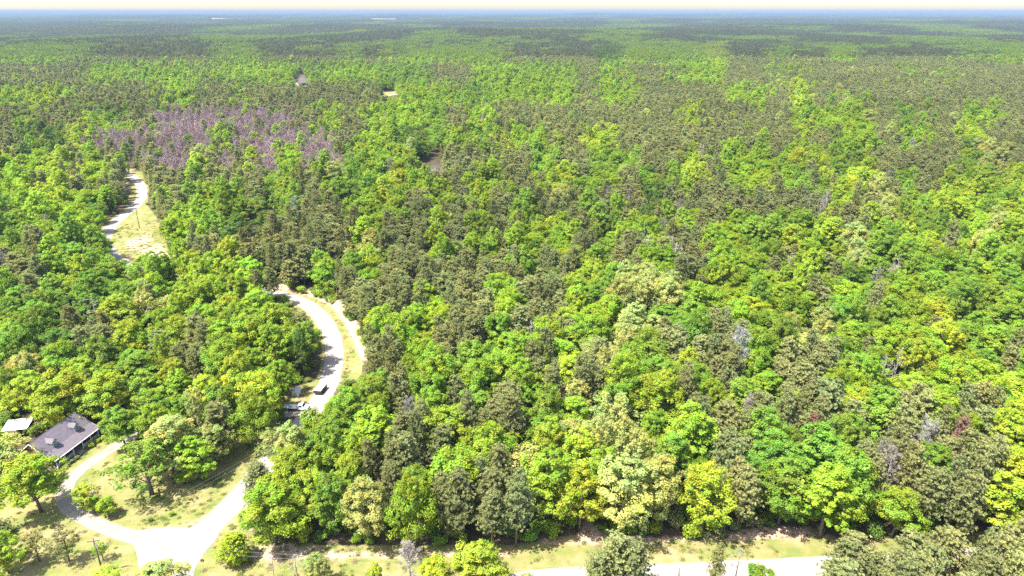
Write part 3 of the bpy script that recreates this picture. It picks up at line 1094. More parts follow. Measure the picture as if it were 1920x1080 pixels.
# larger crowns settle first
idx = idx[np.argsort(-rad[idx] + trng.uniform(0, 9.0, len(idx)))]
cell = 6.5
grid = {}
for t in TREES:
    grid.setdefault((int(t['x'] // cell), int(t['y'] // cell)), []).append((t['x'], t['y'], t['R'] * .9))
acc = []
stand = smooth_noise(cxx / 45, cyy / 45, 21); stand2 = smooth_noise(cxx / 60, cyy / 60, 22)
for i in idx:
    x, y, r = cxx[i], cyy[i], rad[i]
    gi, gj = int(x // cell), int(y // cell)
    good = True
    for a in (-2, -1, 0, 1, 2):
        for b in (-2, -1, 0, 1, 2):
            for (ox, oy, orr) in grid.get((gi + a, gj + b), ()):
                lim = (r + orr) * (.70 if r > 3.4 or orr > 3.4 else .64)
                if (ox - x) ** 2 + (oy - y) ** 2 < lim * lim:
                    good = False
                    break
            if not good:
                break
        if not good:
            break
    if good:
        grid.setdefault((gi, gj), []).append((x, y, r))
        acc.append(i)
for i in acc:
    c = cls[i]
    k = KIND[c]
    form = {'broad': 'broad', 'pine': 'pine', 'bare': 'bare'}[k]
    if c == 'W' and trng.random() < .45:
        form = 'loose'
    if c == 'S' and trng.random() < .5:
        form = 'snag'
    add_tree(cxx[i], cyy[i], c, form, hgt[i] * (1 + .07 * stand[i]), rad[i] * (1.16 if k != 'bare' else 1.5 if c == 'D' else 1.15), trng)
    TREES[-1]['tint'] = TREES[-1]['tint'] * (1 + .13 * stand2[i])

# which trees become things of their own: of every kind the 300 that show largest
arrx = np.array([t['x'] for t in TREES]); arry = np.array([t['y'] for t in TREES]); arrz = np.array([t['z'] + t['H'] * .62 for t in TREES])
tpx, tpy, tdep = project(arrx, arry, arrz)
LIMIT = 300
single = set()
for kd in ('broad', 'pine', 'bare'):
    c_ = [i for i, t in enumerate(TREES) if t['kind'] == kd and 5 < tpx[i] < 1915 and tpy[i] < 1078]
    c_.sort(key=lambda i: (TREES[i]['label'] is None, -TREES[i]['H'] * TREES[i]['R'] / tdep[i] ** 2))
    if kd == 'bare':        # of the dead stand, which reads as one mass, only the foremost stand for themselves
        stand_ids = [i for i in c_ if TREES[i]['cls'] == 'D'][:60]
        c_ = [i for i in c_ if TREES[i]['cls'] != 'D'] [:LIMIT - 60] + stand_ids
    single.update(c_[:LIMIT])

WORD = {'O': 'dull olive', 'B': 'bright green', 'G': 'mid green', 'Y': 'yellow-green', 'W': 'pale green', 'K': 'dark green', 'L': 'lime', 'P': 'olive', 'R': 'reddish', 'D': 'purplish', 'S': 'grey'}
NOUN = {'broad': 'broadleaf tree', 'pine': 'pine', 'bare': 'leafless tree'}
NAME = {'broad': 'broadleaf_tree', 'pine': 'pine_tree', 'bare': 'bare_tree'}


def zone(px, py):
    if py > 900 and 440 < px < 1540:
        return 'near the bottom road'
    if px > 1500 and py > 880:
        return 'in the lower right corner woods'
    if px < 300 and py < 500:
        return 'left of the upper road'
    if px < 640 and py > 470:
        return 'in the wood inside the bend'
    if 170 < px < 660 and py < 330:
        return 'in the dead stand'
    if px < 1000 and py > 560:
        return 'right of the road bend'
    if px < 1000:
        return 'around the plantation'
    if px > 1440:
        return 'in the right-hand woods'
    return 'in the middle woods'


used_labels = set()
ONES = 'zero one two three four five six seven eight nine ten eleven twelve thirteen fourteen fifteen sixteen seventeen eighteen nineteen'.split()
TENS = '- - twenty thirty forty fifty sixty seventy eighty ninety'.split()


def number_word(v):
    v = int(min(99, max(0, round(v))))
    return ONES[v] if v < 20 else TENS[v // 10] + ('-' + ONES[v % 10] if v % 10 else '')



def label_for(i):
    t = TREES[i]
    if t['label']:
        return t['label']
    if t['form'] == 'snag':
        base = 'grey skeleton tree'
    else:
        base = WORD[t['cls']] + ' ' + NOUN[t['kind']]
    for e, d in ((0, 0), (0, 1), (0, -1), (1, 0), (-1, 0), (1, 1), (-1, -1), (1, -1), (-1, 1), (0, 2), (0, -2), (1, 2), (-1, -2)):
        s = f"{base} {zone(tpx[i], tpy[i])}, {number_word(tpx[i] / 19.2 + d)} percent across, {number_word(tpy[i] / 10.8 + e)} down"
        if s not in used_labels:
            break
    used_labels.add(s)
    return s


for i in sorted(single):
    t = TREES[i]
    nm = NAME[t['kind']]
    if t['form'] == 'cedar':
        nm = 'cedar_tree'
    root = empty(nm, (t['x'], t['y'], t['z']), t['rot'], label=label_for(i), category=NOUN[t['kind']],
                 group={'broad': 'broadleaf trees of the woods', 'pine': 'pines of the woods', 'bare': 'leafless trees of the woods'}[t['kind']])
    root.scale = (t['sx'], t['sy'], t['sz'])
    tr = link('trunk', t['proto'].trunk, root)
    cr = link('crown' if t['kind'] != 'bare' else 'branches', t['proto'].crown, root)
    cr['tint'] = [float(a) for a in t['tint']]
    if t['kind'] == 'bare':
        tr['tint'] = [float(a) for a in t['tint']]

# ------------------------------------------------------------------ the rest of the woods, which nobody could count
def scatter(name, rows, protos, **props):
    """rows: x y z rot sx sz proto_index r g b"""
    rows = np.array(rows, float)
    me = bpy.data.meshes.new(name)
    me.vertices.add(len(rows))
    me.vertices.foreach_set('co', rows[:, :3].astype(np.float32).ravel())
    a = me.attributes.new('rot', 'FLOAT_VECTOR', 'POINT')
    a.data.foreach_set('vector', np.stack([rows[:, 3] * 0, rows[:, 3] * 0, rows[:, 3]], 1).astype(np.float32).ravel())
    a = me.attributes.new('size', 'FLOAT_VECTOR', 'POINT')
    a.data.foreach_set('vector', np.stack([rows[:, 4], rows[:, 4], rows[:, 5]], 1).astype(np.float32).ravel())
    a = me.attributes.new('pick', 'INT', 'POINT')
    a.data.foreach_set('value', rows[:, 6].astype(np.int32))
    a = me.attributes.new('tint', 'FLOAT_VECTOR', 'POINT')
    a.data.foreach_set('vector', rows[:, 7:10].astype(np.float32).ravel())
    o = link(name, me, kind='stuff', **props)
    ng = bpy.data.node_groups.new(name + '_scatter', 'GeometryNodeTree')
    ng.interface.new_socket('Geometry', in_out='INPUT', socket_type='NodeSocketGeometry')
    ng.interface.new_socket('Geometry', in_out='OUTPUT', socket_type='NodeSocketGeometry')
    gi = ng.nodes.new('NodeGroupInput'); go = ng.nodes.new('NodeGroupOutput')
    ip = ng.nodes.new('GeometryNodeInstanceOnPoints')
    jn = ng.nodes.new('GeometryNodeJoinGeometry')
    for p in protos:
        oi = ng.nodes.new('GeometryNodeObjectInfo')
        oi.inputs['Object'].default_value = p
        oi.inputs['As Instance'].default_value = True
        ng.links.new(oi.outputs['Geometry'], jn.inputs[0])
    ng.links.new(gi.outputs[0], ip.inputs['Points'])
    ng.links.new(jn.outputs[0], ip.inputs['Instance'])
    ip.inputs['Pick Instance'].default_value = True

    def named(n, dt):
        na = ng.nodes.new('GeometryNodeInputNamedAttribute')
        na.data_type = dt
        na.inputs['Name'].default_value = n
        return na.outputs[0]
    ng.links.new(named('pick', 'INT'), ip.inputs['Instance Index'])
    e2r = ng.nodes.new('FunctionNodeEulerToRotation')
    ng.links.new(named('rot', 'FLOAT_VECTOR'), e2r.inputs[0])
    ng.links.new(e2r.outputs[0], ip.inputs['Rotation'])
    ng.links.new(named('size', 'FLOAT_VECTOR'), ip.inputs['Scale'])
    ng.links.new(ip.outputs[0], go.inputs[0])
    md = o.modifiers.new('scatter', 'NODES')
    md.node_group = ng
    return o


allp = {'broad': BROAD + LOOSE, 'pine': PINE + CEDAR, 'bare': BARE + SNAG}
for kd, nm, lab, cat in (('broad', 'broadleaf_forest', 'bright green broadleaf forest spreading into the distance', 'forest'),
                         ('pine', 'pine_forest', 'olive pine forest spreading into the distance', 'forest'),
                         ('bare', 'dead_stand', 'purplish stand of leafless trees beyond the upper road', 'forest')):
    rows = []
    pl = allp[kd]
    for i, t in enumerate(TREES):
        if t['kind'] == kd and i not in single:
            rows.append((t['x'], t['y'], t['z'], t['rot'], (t['sx'] + t['sy']) * .5, t['sz'], pl.index(t['proto']), *t['tint']))
    scatter(nm, rows, [p.full for p in pl], label=lab, category=cat)

# undergrowth below and between the trees
rows = []
ux = trng.uniform(-330, 330, 60000); uy = trng.uniform(84, 430, 60000)
k = np.abs(ux) < uy * .8 + 20
ux, uy = ux[k], uy[k]
qx, qy, _ = project(ux, uy, 0.0)
okk = ~is_clear(qx, qy)
for rd, wdt in ((ROAD_MAIN, 5.0), (ROAD_LOW, 5.4), (DRIVE, 3.4)):
    okk &= polydist(ux, uy, rd) > wdt
for p in POND_POLYS + VERGES + [LAWN]:
    okk &= ~inpoly(ux, uy, p)
okk &= trng.random(len(ux)) < np.clip(1.2 - uy / 420, .25, .9) * .55
for x, y in zip(ux[okk], uy[okk]):
    s = trng.uniform(.7, 1.7)
    c = trng.choice(list('BGGYPK'))
    rows.append((x, y, 0, trng.uniform(0, 6.28), s, s * trng.uniform(.8, 1.5), trng.integers(3), *tint_of(c, trng)))
scatter('undergrowth', rows, [p.full for p in SHRUB], label='leafy undergrowth on the forest floor', category='undergrowth')
print('trees', len(TREES), 'single', len(single), 'undergrowth', len(rows))


# rough grass on lawns and verges
def tuft_form(seed, n=46, spread=.55, h=.30):
    rng = np.random.default_rng(seed)
    cen = np.stack([rng.normal(0, spread * .5, n), rng.normal(0, spread * .5, n), np.full(n, h * .42)], 1)
    ax_ = np.stack([rng.normal(0, .5, n), rng.normal(0, .5, n), np.ones(n)], 1)
    va = np.ones((n, 3)) * rng.uniform(.75, 1.2, (n, 1))
    return bpy.data.objects.new('tuft_form', blade_mesh('tuft_form', [kites(cen, rng.normal(0, 1, (n, 3)), h * rng.uniform(.6, 1.3, n), va, .5, ax_, rng)], [M_LEAF]))


TUFTS = [tuft_form(601), tuft_form(602, 34, .8, .22), tuft_form(603, 60, .45, .42)]
rows = []
ux = trng.uniform(-215, 150, 90000); uy = trng.uniform(84, 420, 90000)
inn = np.zeros(ux.shape, bool)
for p in [LAWN] + VERGES[:2]:
    inn |= inpoly(ux, uy, p)
for rd, wdt in ((ROAD_MAIN, 3.9), (ROAD_LOW, 4.1), (DRIVE, 2.4), (TRACK, 2.2)):
    inn &= polydist(ux, uy, rd) > wdt
inn &= ~inpoly(ux, uy, JUNCTION)
patch = smooth_noise(ux / 4.0, uy / 4.0, 31)
inn &= trng.random(len(ux)) < np.clip(.35 + .45 * patch, .05, .9)
for x, y, pn in zip(ux[inn], uy[inn], patch[inn]):
    t = np.array((.150, .185, .045)) * (1 - .25 * trng.random()) if trng.random() < .5 + .25 * pn else np.array((.25, .21, .11)) * (1 - .3 * trng.random())
    rows.append((x, y, 0, trng.uniform(0, 6.28), trng.uniform(.7, 1.6), trng.uniform(.22, .5), trng.integers(3), *t))
scatter('grass', rows, TUFTS, label='rough grass tufts on the lawn and road verges', category='grass')

# ------------------------------------------------------------------ far woods: stands of simplified trees
def grove_proto(seed, size, mix, leaf, per_tree, spacing):
    rng = np.random.default_rng(seed)
    parts = []
    s = 0
    pts = []
    n = int(size / spacing) + 1
    for a in range(n):
        for b in range(n):
            x = (a + .5) * size / n - size / 2 + rng.uniform(-.4, .4) * spacing
            y = (b + .5) * size / n - size / 2 + rng.uniform(-.4, .4) * spacing
            pts.append((x, y))
    for x, y in pts:
        pine = rng.random() < mix
        H = rng.normal(18.5, 1.8) if pine else rng.normal(16, 2.6)
        R = spacing * (.55 if pine else .66) * rng.uniform(.8, 1.2)
        m = per_tree
        d = unit(m, rng)
        d[:, 2] = np.abs(d[:, 2]) * 1.2 - .35
        cz = H * (.66 if pine else .62)
        hz = H * (.36 if pine else .34)
        cen = np.array([x, y, cz]) + d * np.array([R, R, hz]) * rng.uniform(.75, 1.05, (m, 1))
        nr = d + np.array([0, 0, .6]) + rng.normal(0, .35, (m, 3))
        va = np.ones((m, 3)) * rng.uniform(.72, 1.25) * rng.uniform(.85, 1.15, (m, 1))
        va[:, 0] *= rng.uniform(.8, 1.2)
        parts.append(kites(cen, nr, leaf * rng.uniform(.7, 1.3, m), va, 1.1, None, rng))
    me = blade_mesh('grove_form', parts, [M_NEEDLE if mix > .5 else M_LEAF])
    return bpy.data.objects.new('grove_form', me)


MIDG = [grove_proto(501, 30, 0, 2.3, 60, 7.2), grove_proto(502, 30, 0, 2.3, 60, 7.6), grove_proto(503, 30, 1, 1.7, 46, 5.2), grove_proto(504, 30, 1, 1.7, 46, 5.0)]
FARG = [grove_proto(511, 100, 0, 4.2, 16, 7.5), grove_proto(512, 100, 1, 3.4, 15, 6.0)]


FIELDS = [WP([(1306, 54.5), (1338, 54.5), (1342, 60), (1310, 60)]), WP([(690, 35), (745, 34.5), (750, 37.5), (696, 38.5)]), WP([(1760, 37), (1812, 37), (1815, 41), (1770, 41)]),
          WP([(380, 35.5), (470, 35), (480, 38), (392, 38.5)]), WP([(1050, 35), (1120, 35), (1124, 37.4), (1060, 37.4)])]
for size, lo, hi, protos, nm, lab in ((27.0, NEAR_END - 12, 3600.0, MIDG, 'mid_forest', 'forest of mixed green stands beyond the houses'),
                                      (92.0, 3600.0, 12500.0, FARG, 'far_forest', 'hazy forest plain below the horizon'),
                                      (330.0, 12500.0, 38500.0, FARG, 'horizon_forest', 'blue forest at the horizon')):
    sc = 1.0 if size < 300 else 3.7
    gxx, gyy = np.meshgrid(np.arange(-hi * .82, hi * .82, size), np.arange(lo, hi, size))
    gxx = (gxx + trng.uniform(-.1, .1, gxx.shape) * size).ravel(); gyy = (gyy + trng.uniform(-.1, .1, gyy.shape) * size).ravel()
    k = np.abs(gxx) < gyy * .80 + 60
    gxx, gyy = gxx[k], gyy[k]
    for fpoly in FIELDS:
        k = ~inpoly(gxx, gyy, fpoly)
        gxx, gyy = gxx[k], gyy[k]
    zz_ = terrain(gxx, gyy)
    qx, qy, _ = project(gxx, gyy, zz_ + 13)
    if size < 50:
        kc = classes(qx, qy, trng, 10)
        nz = smooth_noise(gxx / 200, gyy / 260, 3) + .5 * smooth_noise(gxx / 60, gyy / 80, 5) + trng.normal(0, .16, gxx.shape)
        far_ = np.clip((np.hypot(gxx, gyy) - 1900) / 1000, 0, 1)
        auto = np.where(nz > .45, 'B', 'P')
        kc = np.where(trng.random(kc.shape) < far_, auto, kc)
        kc[kc == '.'] = 'P'
        kc[np.isin(kc, ['S', 'D'])] = 'P'
    else:
        nz = smooth_noise(gxx / 330, gyy / 420, 3) + .6 * smooth_noise(gxx / 120, gyy / 150, 9) + trng.normal(0, .16, gxx.shape)
        kc = np.where(nz > .75, 'B', 'P')
        kc = np.where((nz > 1.25), 'Y', kc)
    rows = []
    for x, y, z, c in zip(gxx, gyy, zz_, kc):
        pine = KIND[c] != 'broad'
        t = tint_of(c, trng) * (.27 if pine else .44)  # darker tint stands in for the self-shadow these simplified crowns lack
        if len(protos) == 4:
            pi = int(trng.integers(2)) + (2 if pine else 0)
        else:
            pi = 1 if pine else 0
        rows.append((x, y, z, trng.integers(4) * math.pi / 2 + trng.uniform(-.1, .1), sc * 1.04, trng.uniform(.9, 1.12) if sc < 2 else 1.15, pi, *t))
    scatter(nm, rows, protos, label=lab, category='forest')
    print(nm, len(rows))

# ------------------------------------------------------------------ grey roofed house with porch
def roof_mat(name, c):
    m, nt, o = new_mat(name)
    b = N(nt, 'BsdfPrincipled'); b.inputs['Roughness'].default_value = .8
    tc = N(nt, 'TexCoord')
    bt = N(nt, 'TexBrick')
    bt.inputs['Scale'].default_value = 1.0
    bt.inputs['Brick Width'].default_value = .9
    bt.inputs['Row Height'].default_value = .28
    bt.inputs['Mortar Size'].default_value = .012
    bt.inputs['Color1'].default_value = (*[x * .9 for x in c], 1)
    bt.inputs['Color2'].default_value = (*[x * 1.12 for x in c], 1)
    bt.inputs['Mortar'].default_value = (*[x * .7 for x in c], 1)
    sp = N(nt, 'SeparateXYZ'); cb = N(nt, 'CombineXYZ')
    nt.links.new(tc.outputs['Object'], sp.inputs[0])
    nt.links.new(sp.outputs[1], cb.inputs[0]); nt.links.new(sp.outputs[0], cb.inputs[1])
    nt.links.new(cb.outputs[0], bt.inputs['Vector'])
    nz = N(nt, 'TexNoise'); nz.inputs['Scale'].default_value = .5; nz.inputs['Detail'].default_value = 7
    nt.links.new(tc.outputs['Object'], nz.inputs['Vector'])
    mr = N(nt, 'MapRange'); mr.inputs['To Min'].default_value = .7; mr.inputs['To Max'].default_value = 1.3
    nt.links.new(nz.outputs['Fac'], mr.inputs['Value'])
    mx = N(nt, 'Mix', data_type='RGBA', blend_type='MULTIPLY'); mx.inputs[0].default_value = 1
    nt.links.new(bt.outputs['Color'], mx.inputs[6]); nt.links.new(mr.outputs[0], mx.inputs[7])
    nt.links.new(mx.outputs[2], b.inputs['Base Color'])
    nt.links.new(b.outputs[0], o.inputs[0])
    return m


M_SHINGLE = roof_mat('grey_shingles', (.080, .069, .088))
M_WHITE = simple_mat('white_paint', (.62, .62, .60), .6, .06)
M_SIDING = simple_mat('blue_grey_siding', (.30, .34, .40), .7, .08)
M_BRICK = simple_mat('dark_brick', (.16, .075, .055), .85, .25, 8)
M_GLASS = simple_mat('window_glass', (.03, .04, .05), .08, .1)
M_DECK = simple_mat('porch_boards', (.16, .13, .11), .8, .15)
M_WOOD = simple_mat('weathered_wood', (.09, .072, .058), .9, .3, 6)
M_CONC = simple_mat('concrete', (.22, .2, .18), .9, .12)
M_STEEL = simple_mat('galvanised_steel', (.45, .45, .44), .45, .08, metallic=.6)
M_CABLE = simple_mat('weathered_cable', (.22, .22, .22), .6, .08)
M_BLACK = simple_mat('black_rubber', (.018, .018, .018), .8, .1)
M_DARKMETAL = simple_mat('dark_painted_metal', (.03, .027, .027), .5, .15)
M_TIN = simple_mat('white_tin_roof', (.60, .57, .54), .5, .10, 1.5)
M_RUST = simple_mat('brown_door', (.10, .045, .03), .6, .1)


def mesh_part(name, mb, mats, parent, smooth=False):
    return link(name, mb.mesh(name, mats if isinstance(mats, list) else [mats], smooth), parent)


house = empty('house', (-122.33, 154.58, 0), -math.atan2(.187, .982), label='single storey house with grey-violet shingle roof, two dormers and a white posted porch', category='house')
HL = 7.9
mb = MB()
prof_out = [(-5.1, 3.05), (0, 7.25), (3.8, 4.25), (6.65, 2.95), (6.65, 2.80), (3.8, 4.08), (0, 7.05), (-5.1, 2.88)]
mb.prism(prof_out, -HL, HL)
roof = mesh_part('roof', mb, M_SHINGLE, house)
for s_ in (-1, 1):
    mb = MB()
    y0, y1 = (HL + .003, HL + .06) if s_ > 0 else (-HL - .06, -HL - .003)
    mb.prism([(-5.12, 3.02), (0, 7.22), (3.8, 4.22), (6.67, 2.92), (6.67, 2.68), (3.8, 3.98), (0, 6.95), (-5.12, 2.76)], y0, y1)
    mesh_part('barge_board', mb, M_WHITE, roof)
mb = MB(); mb.box(6.66, 6.78, -HL, HL, 2.76, 2.93); mesh_part('gutter', mb, M_WHITE, roof)
mb = MB(); mb.prism([(-.14, 7.16), (0, 7.31), (.14, 7.16)], -HL + .02, HL - .02); mesh_part('ridge_cap', mb, M_SHINGLE, roof)
mb = MB()
wp = [(-4.6, 0), (3.7, 0), (3.7, 4.05), (0, 6.9), (-4.6, 3.15)]
mb.prism(wp, -7.5, 7.5)
mesh_part('wall', mb, M_BRICK, house)
mb = MB(); mb.box(3.703, 6.35, -7.5, 7.5, .02, .42); mesh_part('porch_floor', mb, M_DECK, house)
mb = MB()
for k_ in range(3):
    mb.box(6.353 + k_ * .32, 6.353 + (k_ + 1) * .32, -.9, .9, .02, .36 - k_ * .11)
mesh_part('steps', mb, M_CONC, house)
for yy in (-7.2, -4.5, -1.6, 1.6, 4.5, 7.2):
    mb = MB()
    mb.box(6.08, 6.24, yy - .08, yy + .08, .42, 2.86)
    mb.box(6.02, 6.30, yy - .14, yy + .14, .42, .60)
    mb.box(6.02, 6.30, yy - .14, yy + .14, 2.68, 2.84)
    mesh_part('porch_post', mb, M_WHITE, house)
for a_, b_ in ((-7.1, -4.6), (-4.4, -1.7), (1.7, 4.4), (4.6, 7.1)):
    mb = MB()
    mb.box(6.12, 6.20, a_, b_, 1.22, 1.30); mb.box(6.12, 6.20, a_, b_, .58, .64)
    y_ = a_ + .15
    while y_ < b_:
        mb.box(6.14, 6.18, y_ - .02, y_ + .02, .64, 1.22); y_ += .16
    mesh_part('railing', mb, M_WHITE, house)
for yy in (-5.6, -2.9, 2.9, 5.6):
    mb = MB(); mb.box(3.703, 3.78, yy - .6, yy + .6, .95, 2.5); w_ = mesh_part('window', mb, M_WHITE, house)
    mb = MB()
    for q_ in range(2):
        mb.box(3.783, 3.80, yy - .52, yy + .52, 1.02 + q_ * .74, 1.70 + q_ * .74)
    mesh_part('pane', mb, M_GLASS, w_)
mb = MB(); mb.box(3.703, 3.77, -.52, .52, .42, 2.55); d_ = mesh_part('door', mb, M_RUST, house)
mb = MB(); mb.box(3.773, 3.83, .34, .42, 1.35, 1.48); mesh_part('handle', mb, M_STEEL, d_)
for yy in (-3.85, 3.6):
    mb = MB()
    mb.box(1.2, 3.50, yy - .78, yy + .78, 4.3, 5.75)
    mb.prism([(1.2, 0), (3.5, 0)], 0, 0) if False else None
    mb.add([(3.5, yy - .78, 5.75), (3.5, yy + .78, 5.75), (3.5, yy, 6.45), (.6, yy - .78, 5.75), (.6, yy + .78, 5.75), (.6, yy, 6.45)], [(0, 1, 2), (5, 4, 3), (0, 2, 5, 3), (1, 4, 5, 2)])
    dm = mesh_part('dormer', mb, M_SIDING, house)
    for s_ in (-1, 1):
        mb = MB()
        a_ = [(yy + s_ * 1.0, 5.60), (yy, 6.52), (yy, 6.62), (yy + s_ * 1.04, 5.69)]
        mb.add([(3.72, p[0], p[1]) for p in a_] + [(.3, p[0], p[1]) for p in a_], [(0, 1, 2, 3), (7, 6, 5, 4), (0, 4, 5, 1), (1, 5, 6, 2), (2, 6, 7, 3), (3, 7, 4, 0)])
        mesh_part('dormer_roof', mb, M_SHINGLE, dm)
    mb = MB(); mb.box(3.503, 3.57, yy - .55, yy + .55, 4.45, 5.80); w_ = mesh_part('window', mb, M_WHITE, dm)
    mb = MB()
    for q_ in range(2):
        for r_ in (-1, 1):
            mb.box(3.573, 3.59, yy + r_ * .25 - .21, yy + r_ * .25 + .21, 4.53 + q_ * .64, 5.10 + q_ * .64)
    mesh_part('pane', mb, M_GLASS, dm)


def plant(name, form, x, y, s, sz, c, label, cat, group=None):
    p = form
    r = empty(name, (x, y, 0), trng.uniform(0, 6), label=label, category=cat)
    if group:
        r['group'] = group
    r.scale = (s, s, sz)
    link('stem', p.trunk, r)
    k_ = link('foliage', p.crown, r)
    k_['tint'] = [float(a) for a in tint_of(c, trng)]


def house_pt(lx, ly):
    a = house.rotation_euler.z
    return (-122.33 + lx * math.cos(a) - ly * math.sin(a), 154.58 + lx * math.sin(a) + ly * math.cos(a))


for ly, s_, lab in ((-6.2, .75, 'low olive shrub at the near end of the porch'), (-4.6, .7, 'second low olive shrub along the porch from its near end'), (-2.9, .75, 'low olive shrub just left of the porch steps'),
                    (2.7, .85, 'rounded olive shrub just right of the porch steps'), (4.9, .75, 'low olive shrub between the steps and the far porch corner'), (6.6, .75, 'low olive shrub at the far porch corner')):
    x_, y_ = house_pt(7.6, ly)
    plant('shrub', SHRUB[0], x_, y_, s_, s_ * .85, 'Y' if ly > 0 else 'P', lab, 'shrub', 'shrubs along the porch')
for (px_, py_, s_, c_, lab) in ((322, 966, .55, 'B', 'tiny green shrub alone on the open lawn'), (281, 977, .5, 'P', 'tiny dull shrub at the sandy lawn edge by the junction')):
    x_, y_ = W(px_, py_)
    plant('shrub', SHRUB[1], x_, y_, s_, s_, c_, lab, 'shrub')

# white roofed open shed at the left border
sx_, sy_ = W(38, 812)
shed = empty('open_shed', (sx_, sy_, 0), math.radians(12), label='open shed with flat white tin roof left of the house', category='shed')
mb = MB()
v_ = [(-3.2, -2.4, 2.5), (3.2, -2.4, 2.5), (3.2, 2.4, 3.1), (-3.2, 2.4, 3.1)]
mb.add(v_ + [(a, b, c + .1) for a, b, c in v_], [(0, 3, 2, 1), (4, 5, 6, 7), (0, 1, 5, 4), (1, 2, 6, 5), (2, 3, 7, 6), (3, 0, 4, 7)])
rf_ = mesh_part('roof', mb, M_TIN, shed)
mb = MB()
for k_ in range(9):
    x_ = -2.9 + k_ * .72
    mb.add([(x_ - .03, -2.4, 2.602), (x_ + .03, -2.4, 2.602), (x_ + .03, 2.4, 3.202), (x_ - .03, 2.4, 3.202), (x_ - .03, -2.4, 2.64), (x_ + .03, -2.4, 2.64), (x_ + .03, 2.4, 3.24), (x_ - .03, 2.4, 3.24)],
           [(4, 5, 6, 7), (0, 1, 5, 4), (1, 2, 6, 5), (2, 3, 7, 6), (3, 0, 4, 7)])
mesh_part('roof_rib', mb, M_TIN, rf_)
for ax_ in (-3.0, 3.0):
    for ay_ in (-2.2, 2.2):
        mb = MB(); mb.box(ax_ - .07, ax_ + .07, ay_ - .07, ay_ + .07, -.05, 2.5 + (ay_ + 2.4) / 4.8 * .6); mesh_part('post', mb, M_WOOD, shed)
mb = MB(); mb.box(-3.0, 3.0, 2.28, 2.34, 0, 3.0); mesh_part('wall', mb, M_WOOD, shed)

# little white playhouse behind the truck
x_, y_ = W(556, 740)
ph = empty('playhouse', (x_, y_, 0), math.radians(-6), label='tiny pale blue-white gabled playhouse in the shade by the truck', category='playhouse')
mb = MB(); mb.prism([(-1.0, 0), (1.0, 0), (1.0, 1.5), (0, 2.25), (-1.0, 1.5)], -1.0, 1.0); mesh_part('wall', mb, M_WHITE, ph)
for s_ in (-1, 1):
    mb = MB(); mb.prism([(0, 2.30), (s_ * 1.25, 1.36), (s_ * 1.25, 1.28), (0, 2.22)][::(1 if s_ > 0 else -1)], -1.2, 1.2); mesh_part('roof', mb, M_SIDING, ph)
mb = MB(); mb.box(-.35, .35, -1.04, -1.003, .05, 1.15); mesh_part('door', mb, M_SIDING, ph)


# ------------------------------------------------------------------ vehicles by the road
def wheel(parent, x, y, r=.42, w=.26, side=1):
    mb = MB(); mb.tube([(x, y - w / 2, r), (x, y + w / 2, r)], [r, r], 14); t_ = mesh_part('wheel', mb, M_BLACK, parent)
    mb = MB(); yo = y + side * (w / 2 + .005); mb.tube([(x, yo, r), (x, yo + side * .02, r)], [r * .55, r * .5], 10); mesh_part('rim', mb, M_STEEL, t_)


x_, y_ = W(556, 768)
tr_ = empty('flatbed_truck', (x_, y_, 0), math.radians(-4), label='white flatbed truck parked beside the road, facing right', category='truck')
mb = MB(); mb.box(-3.6, .75, -1.1, 1.1, .95, 1.10); mesh_part('flatbed', mb, M_TIN, tr_)
mb = MB(); mb.box(.62, .74, -1.1, 1.1, 1.103, 2.0); mesh_part('headboard', mb, M_STEEL, tr_)
mb = MB(); mb.box(-3.4, 3.2, -.45, .45, .55, .94); mesh_part('chassis', mb, M_DARKMETAL, tr_)
mb = MB(); mb.prism([(.8, .6), (2.6, .6), (2.6, 1.45), (2.15, 2.15), (1.0, 2.2), (.8, 1.9)], -1.0, 1.0); cab = mesh_part('cab', mb, M_WHITE, tr_)
mb = MB(); mb.prism([(2.635, 1.44), (2.655, 1.46), (2.22, 2.12), (2.19, 2.10)], -.85, .85); mesh_part('windscreen', mb, M_GLASS, cab)
for s_ in (-1, 1):
    mb = MB(); mb.box(1.15, 2.05, s_ * 1.012 - .008, s_ * 1.012 + .008, 1.45, 2.02); mesh_part('side_window', mb, M_GLASS, cab)
    mb = MB(); mb.box(3.76, 3.79, s_ * .75 - .15, s_ * .75 + .15, .9, 1.1); mesh_part('headlight', mb, M_STEEL, tr_)
mb = MB(); mb.prism([(2.603, .6), (3.75, .6), (3.75, 1.18), (3.5, 1.34), (2.603, 1.43)], -.98, .98); mesh_part('bonnet', mb, M_WHITE, tr_)
mb = MB(); mb.box(3.80, 3.92, -1.0, 1.0, .5, .72); mesh_part('bumper', mb, M_STEEL, tr_)
for wx_ in (-2.4, 3.0):
    for s_ in (-1, 1):
        wheel(tr_, wx_, s_ * .92, side=s_)
for k_, (bx2, by2, bw) in enumerate(((-2.6, .3, .5), (-1.5, -.4, .4))):
    mb = MB(); mb.box(bx2 - bw, bx2 + bw, by2 - .35, by2 + .35, 1.103, 1.42); mb.box(bx2 - bw + .06, bx2 + bw - .06, by2 - .29, by2 + .29, 1.42, 1.46)
    o_ = link('tool_box', mb.mesh('tool_box', [M_STEEL]))
    o_.matrix_world = tr_.matrix_basis
    o_['label'] = ('pale box at the rear of the truck bed', 'pale box just behind the truck cab')[k_]
    o_['category'] = 'box'

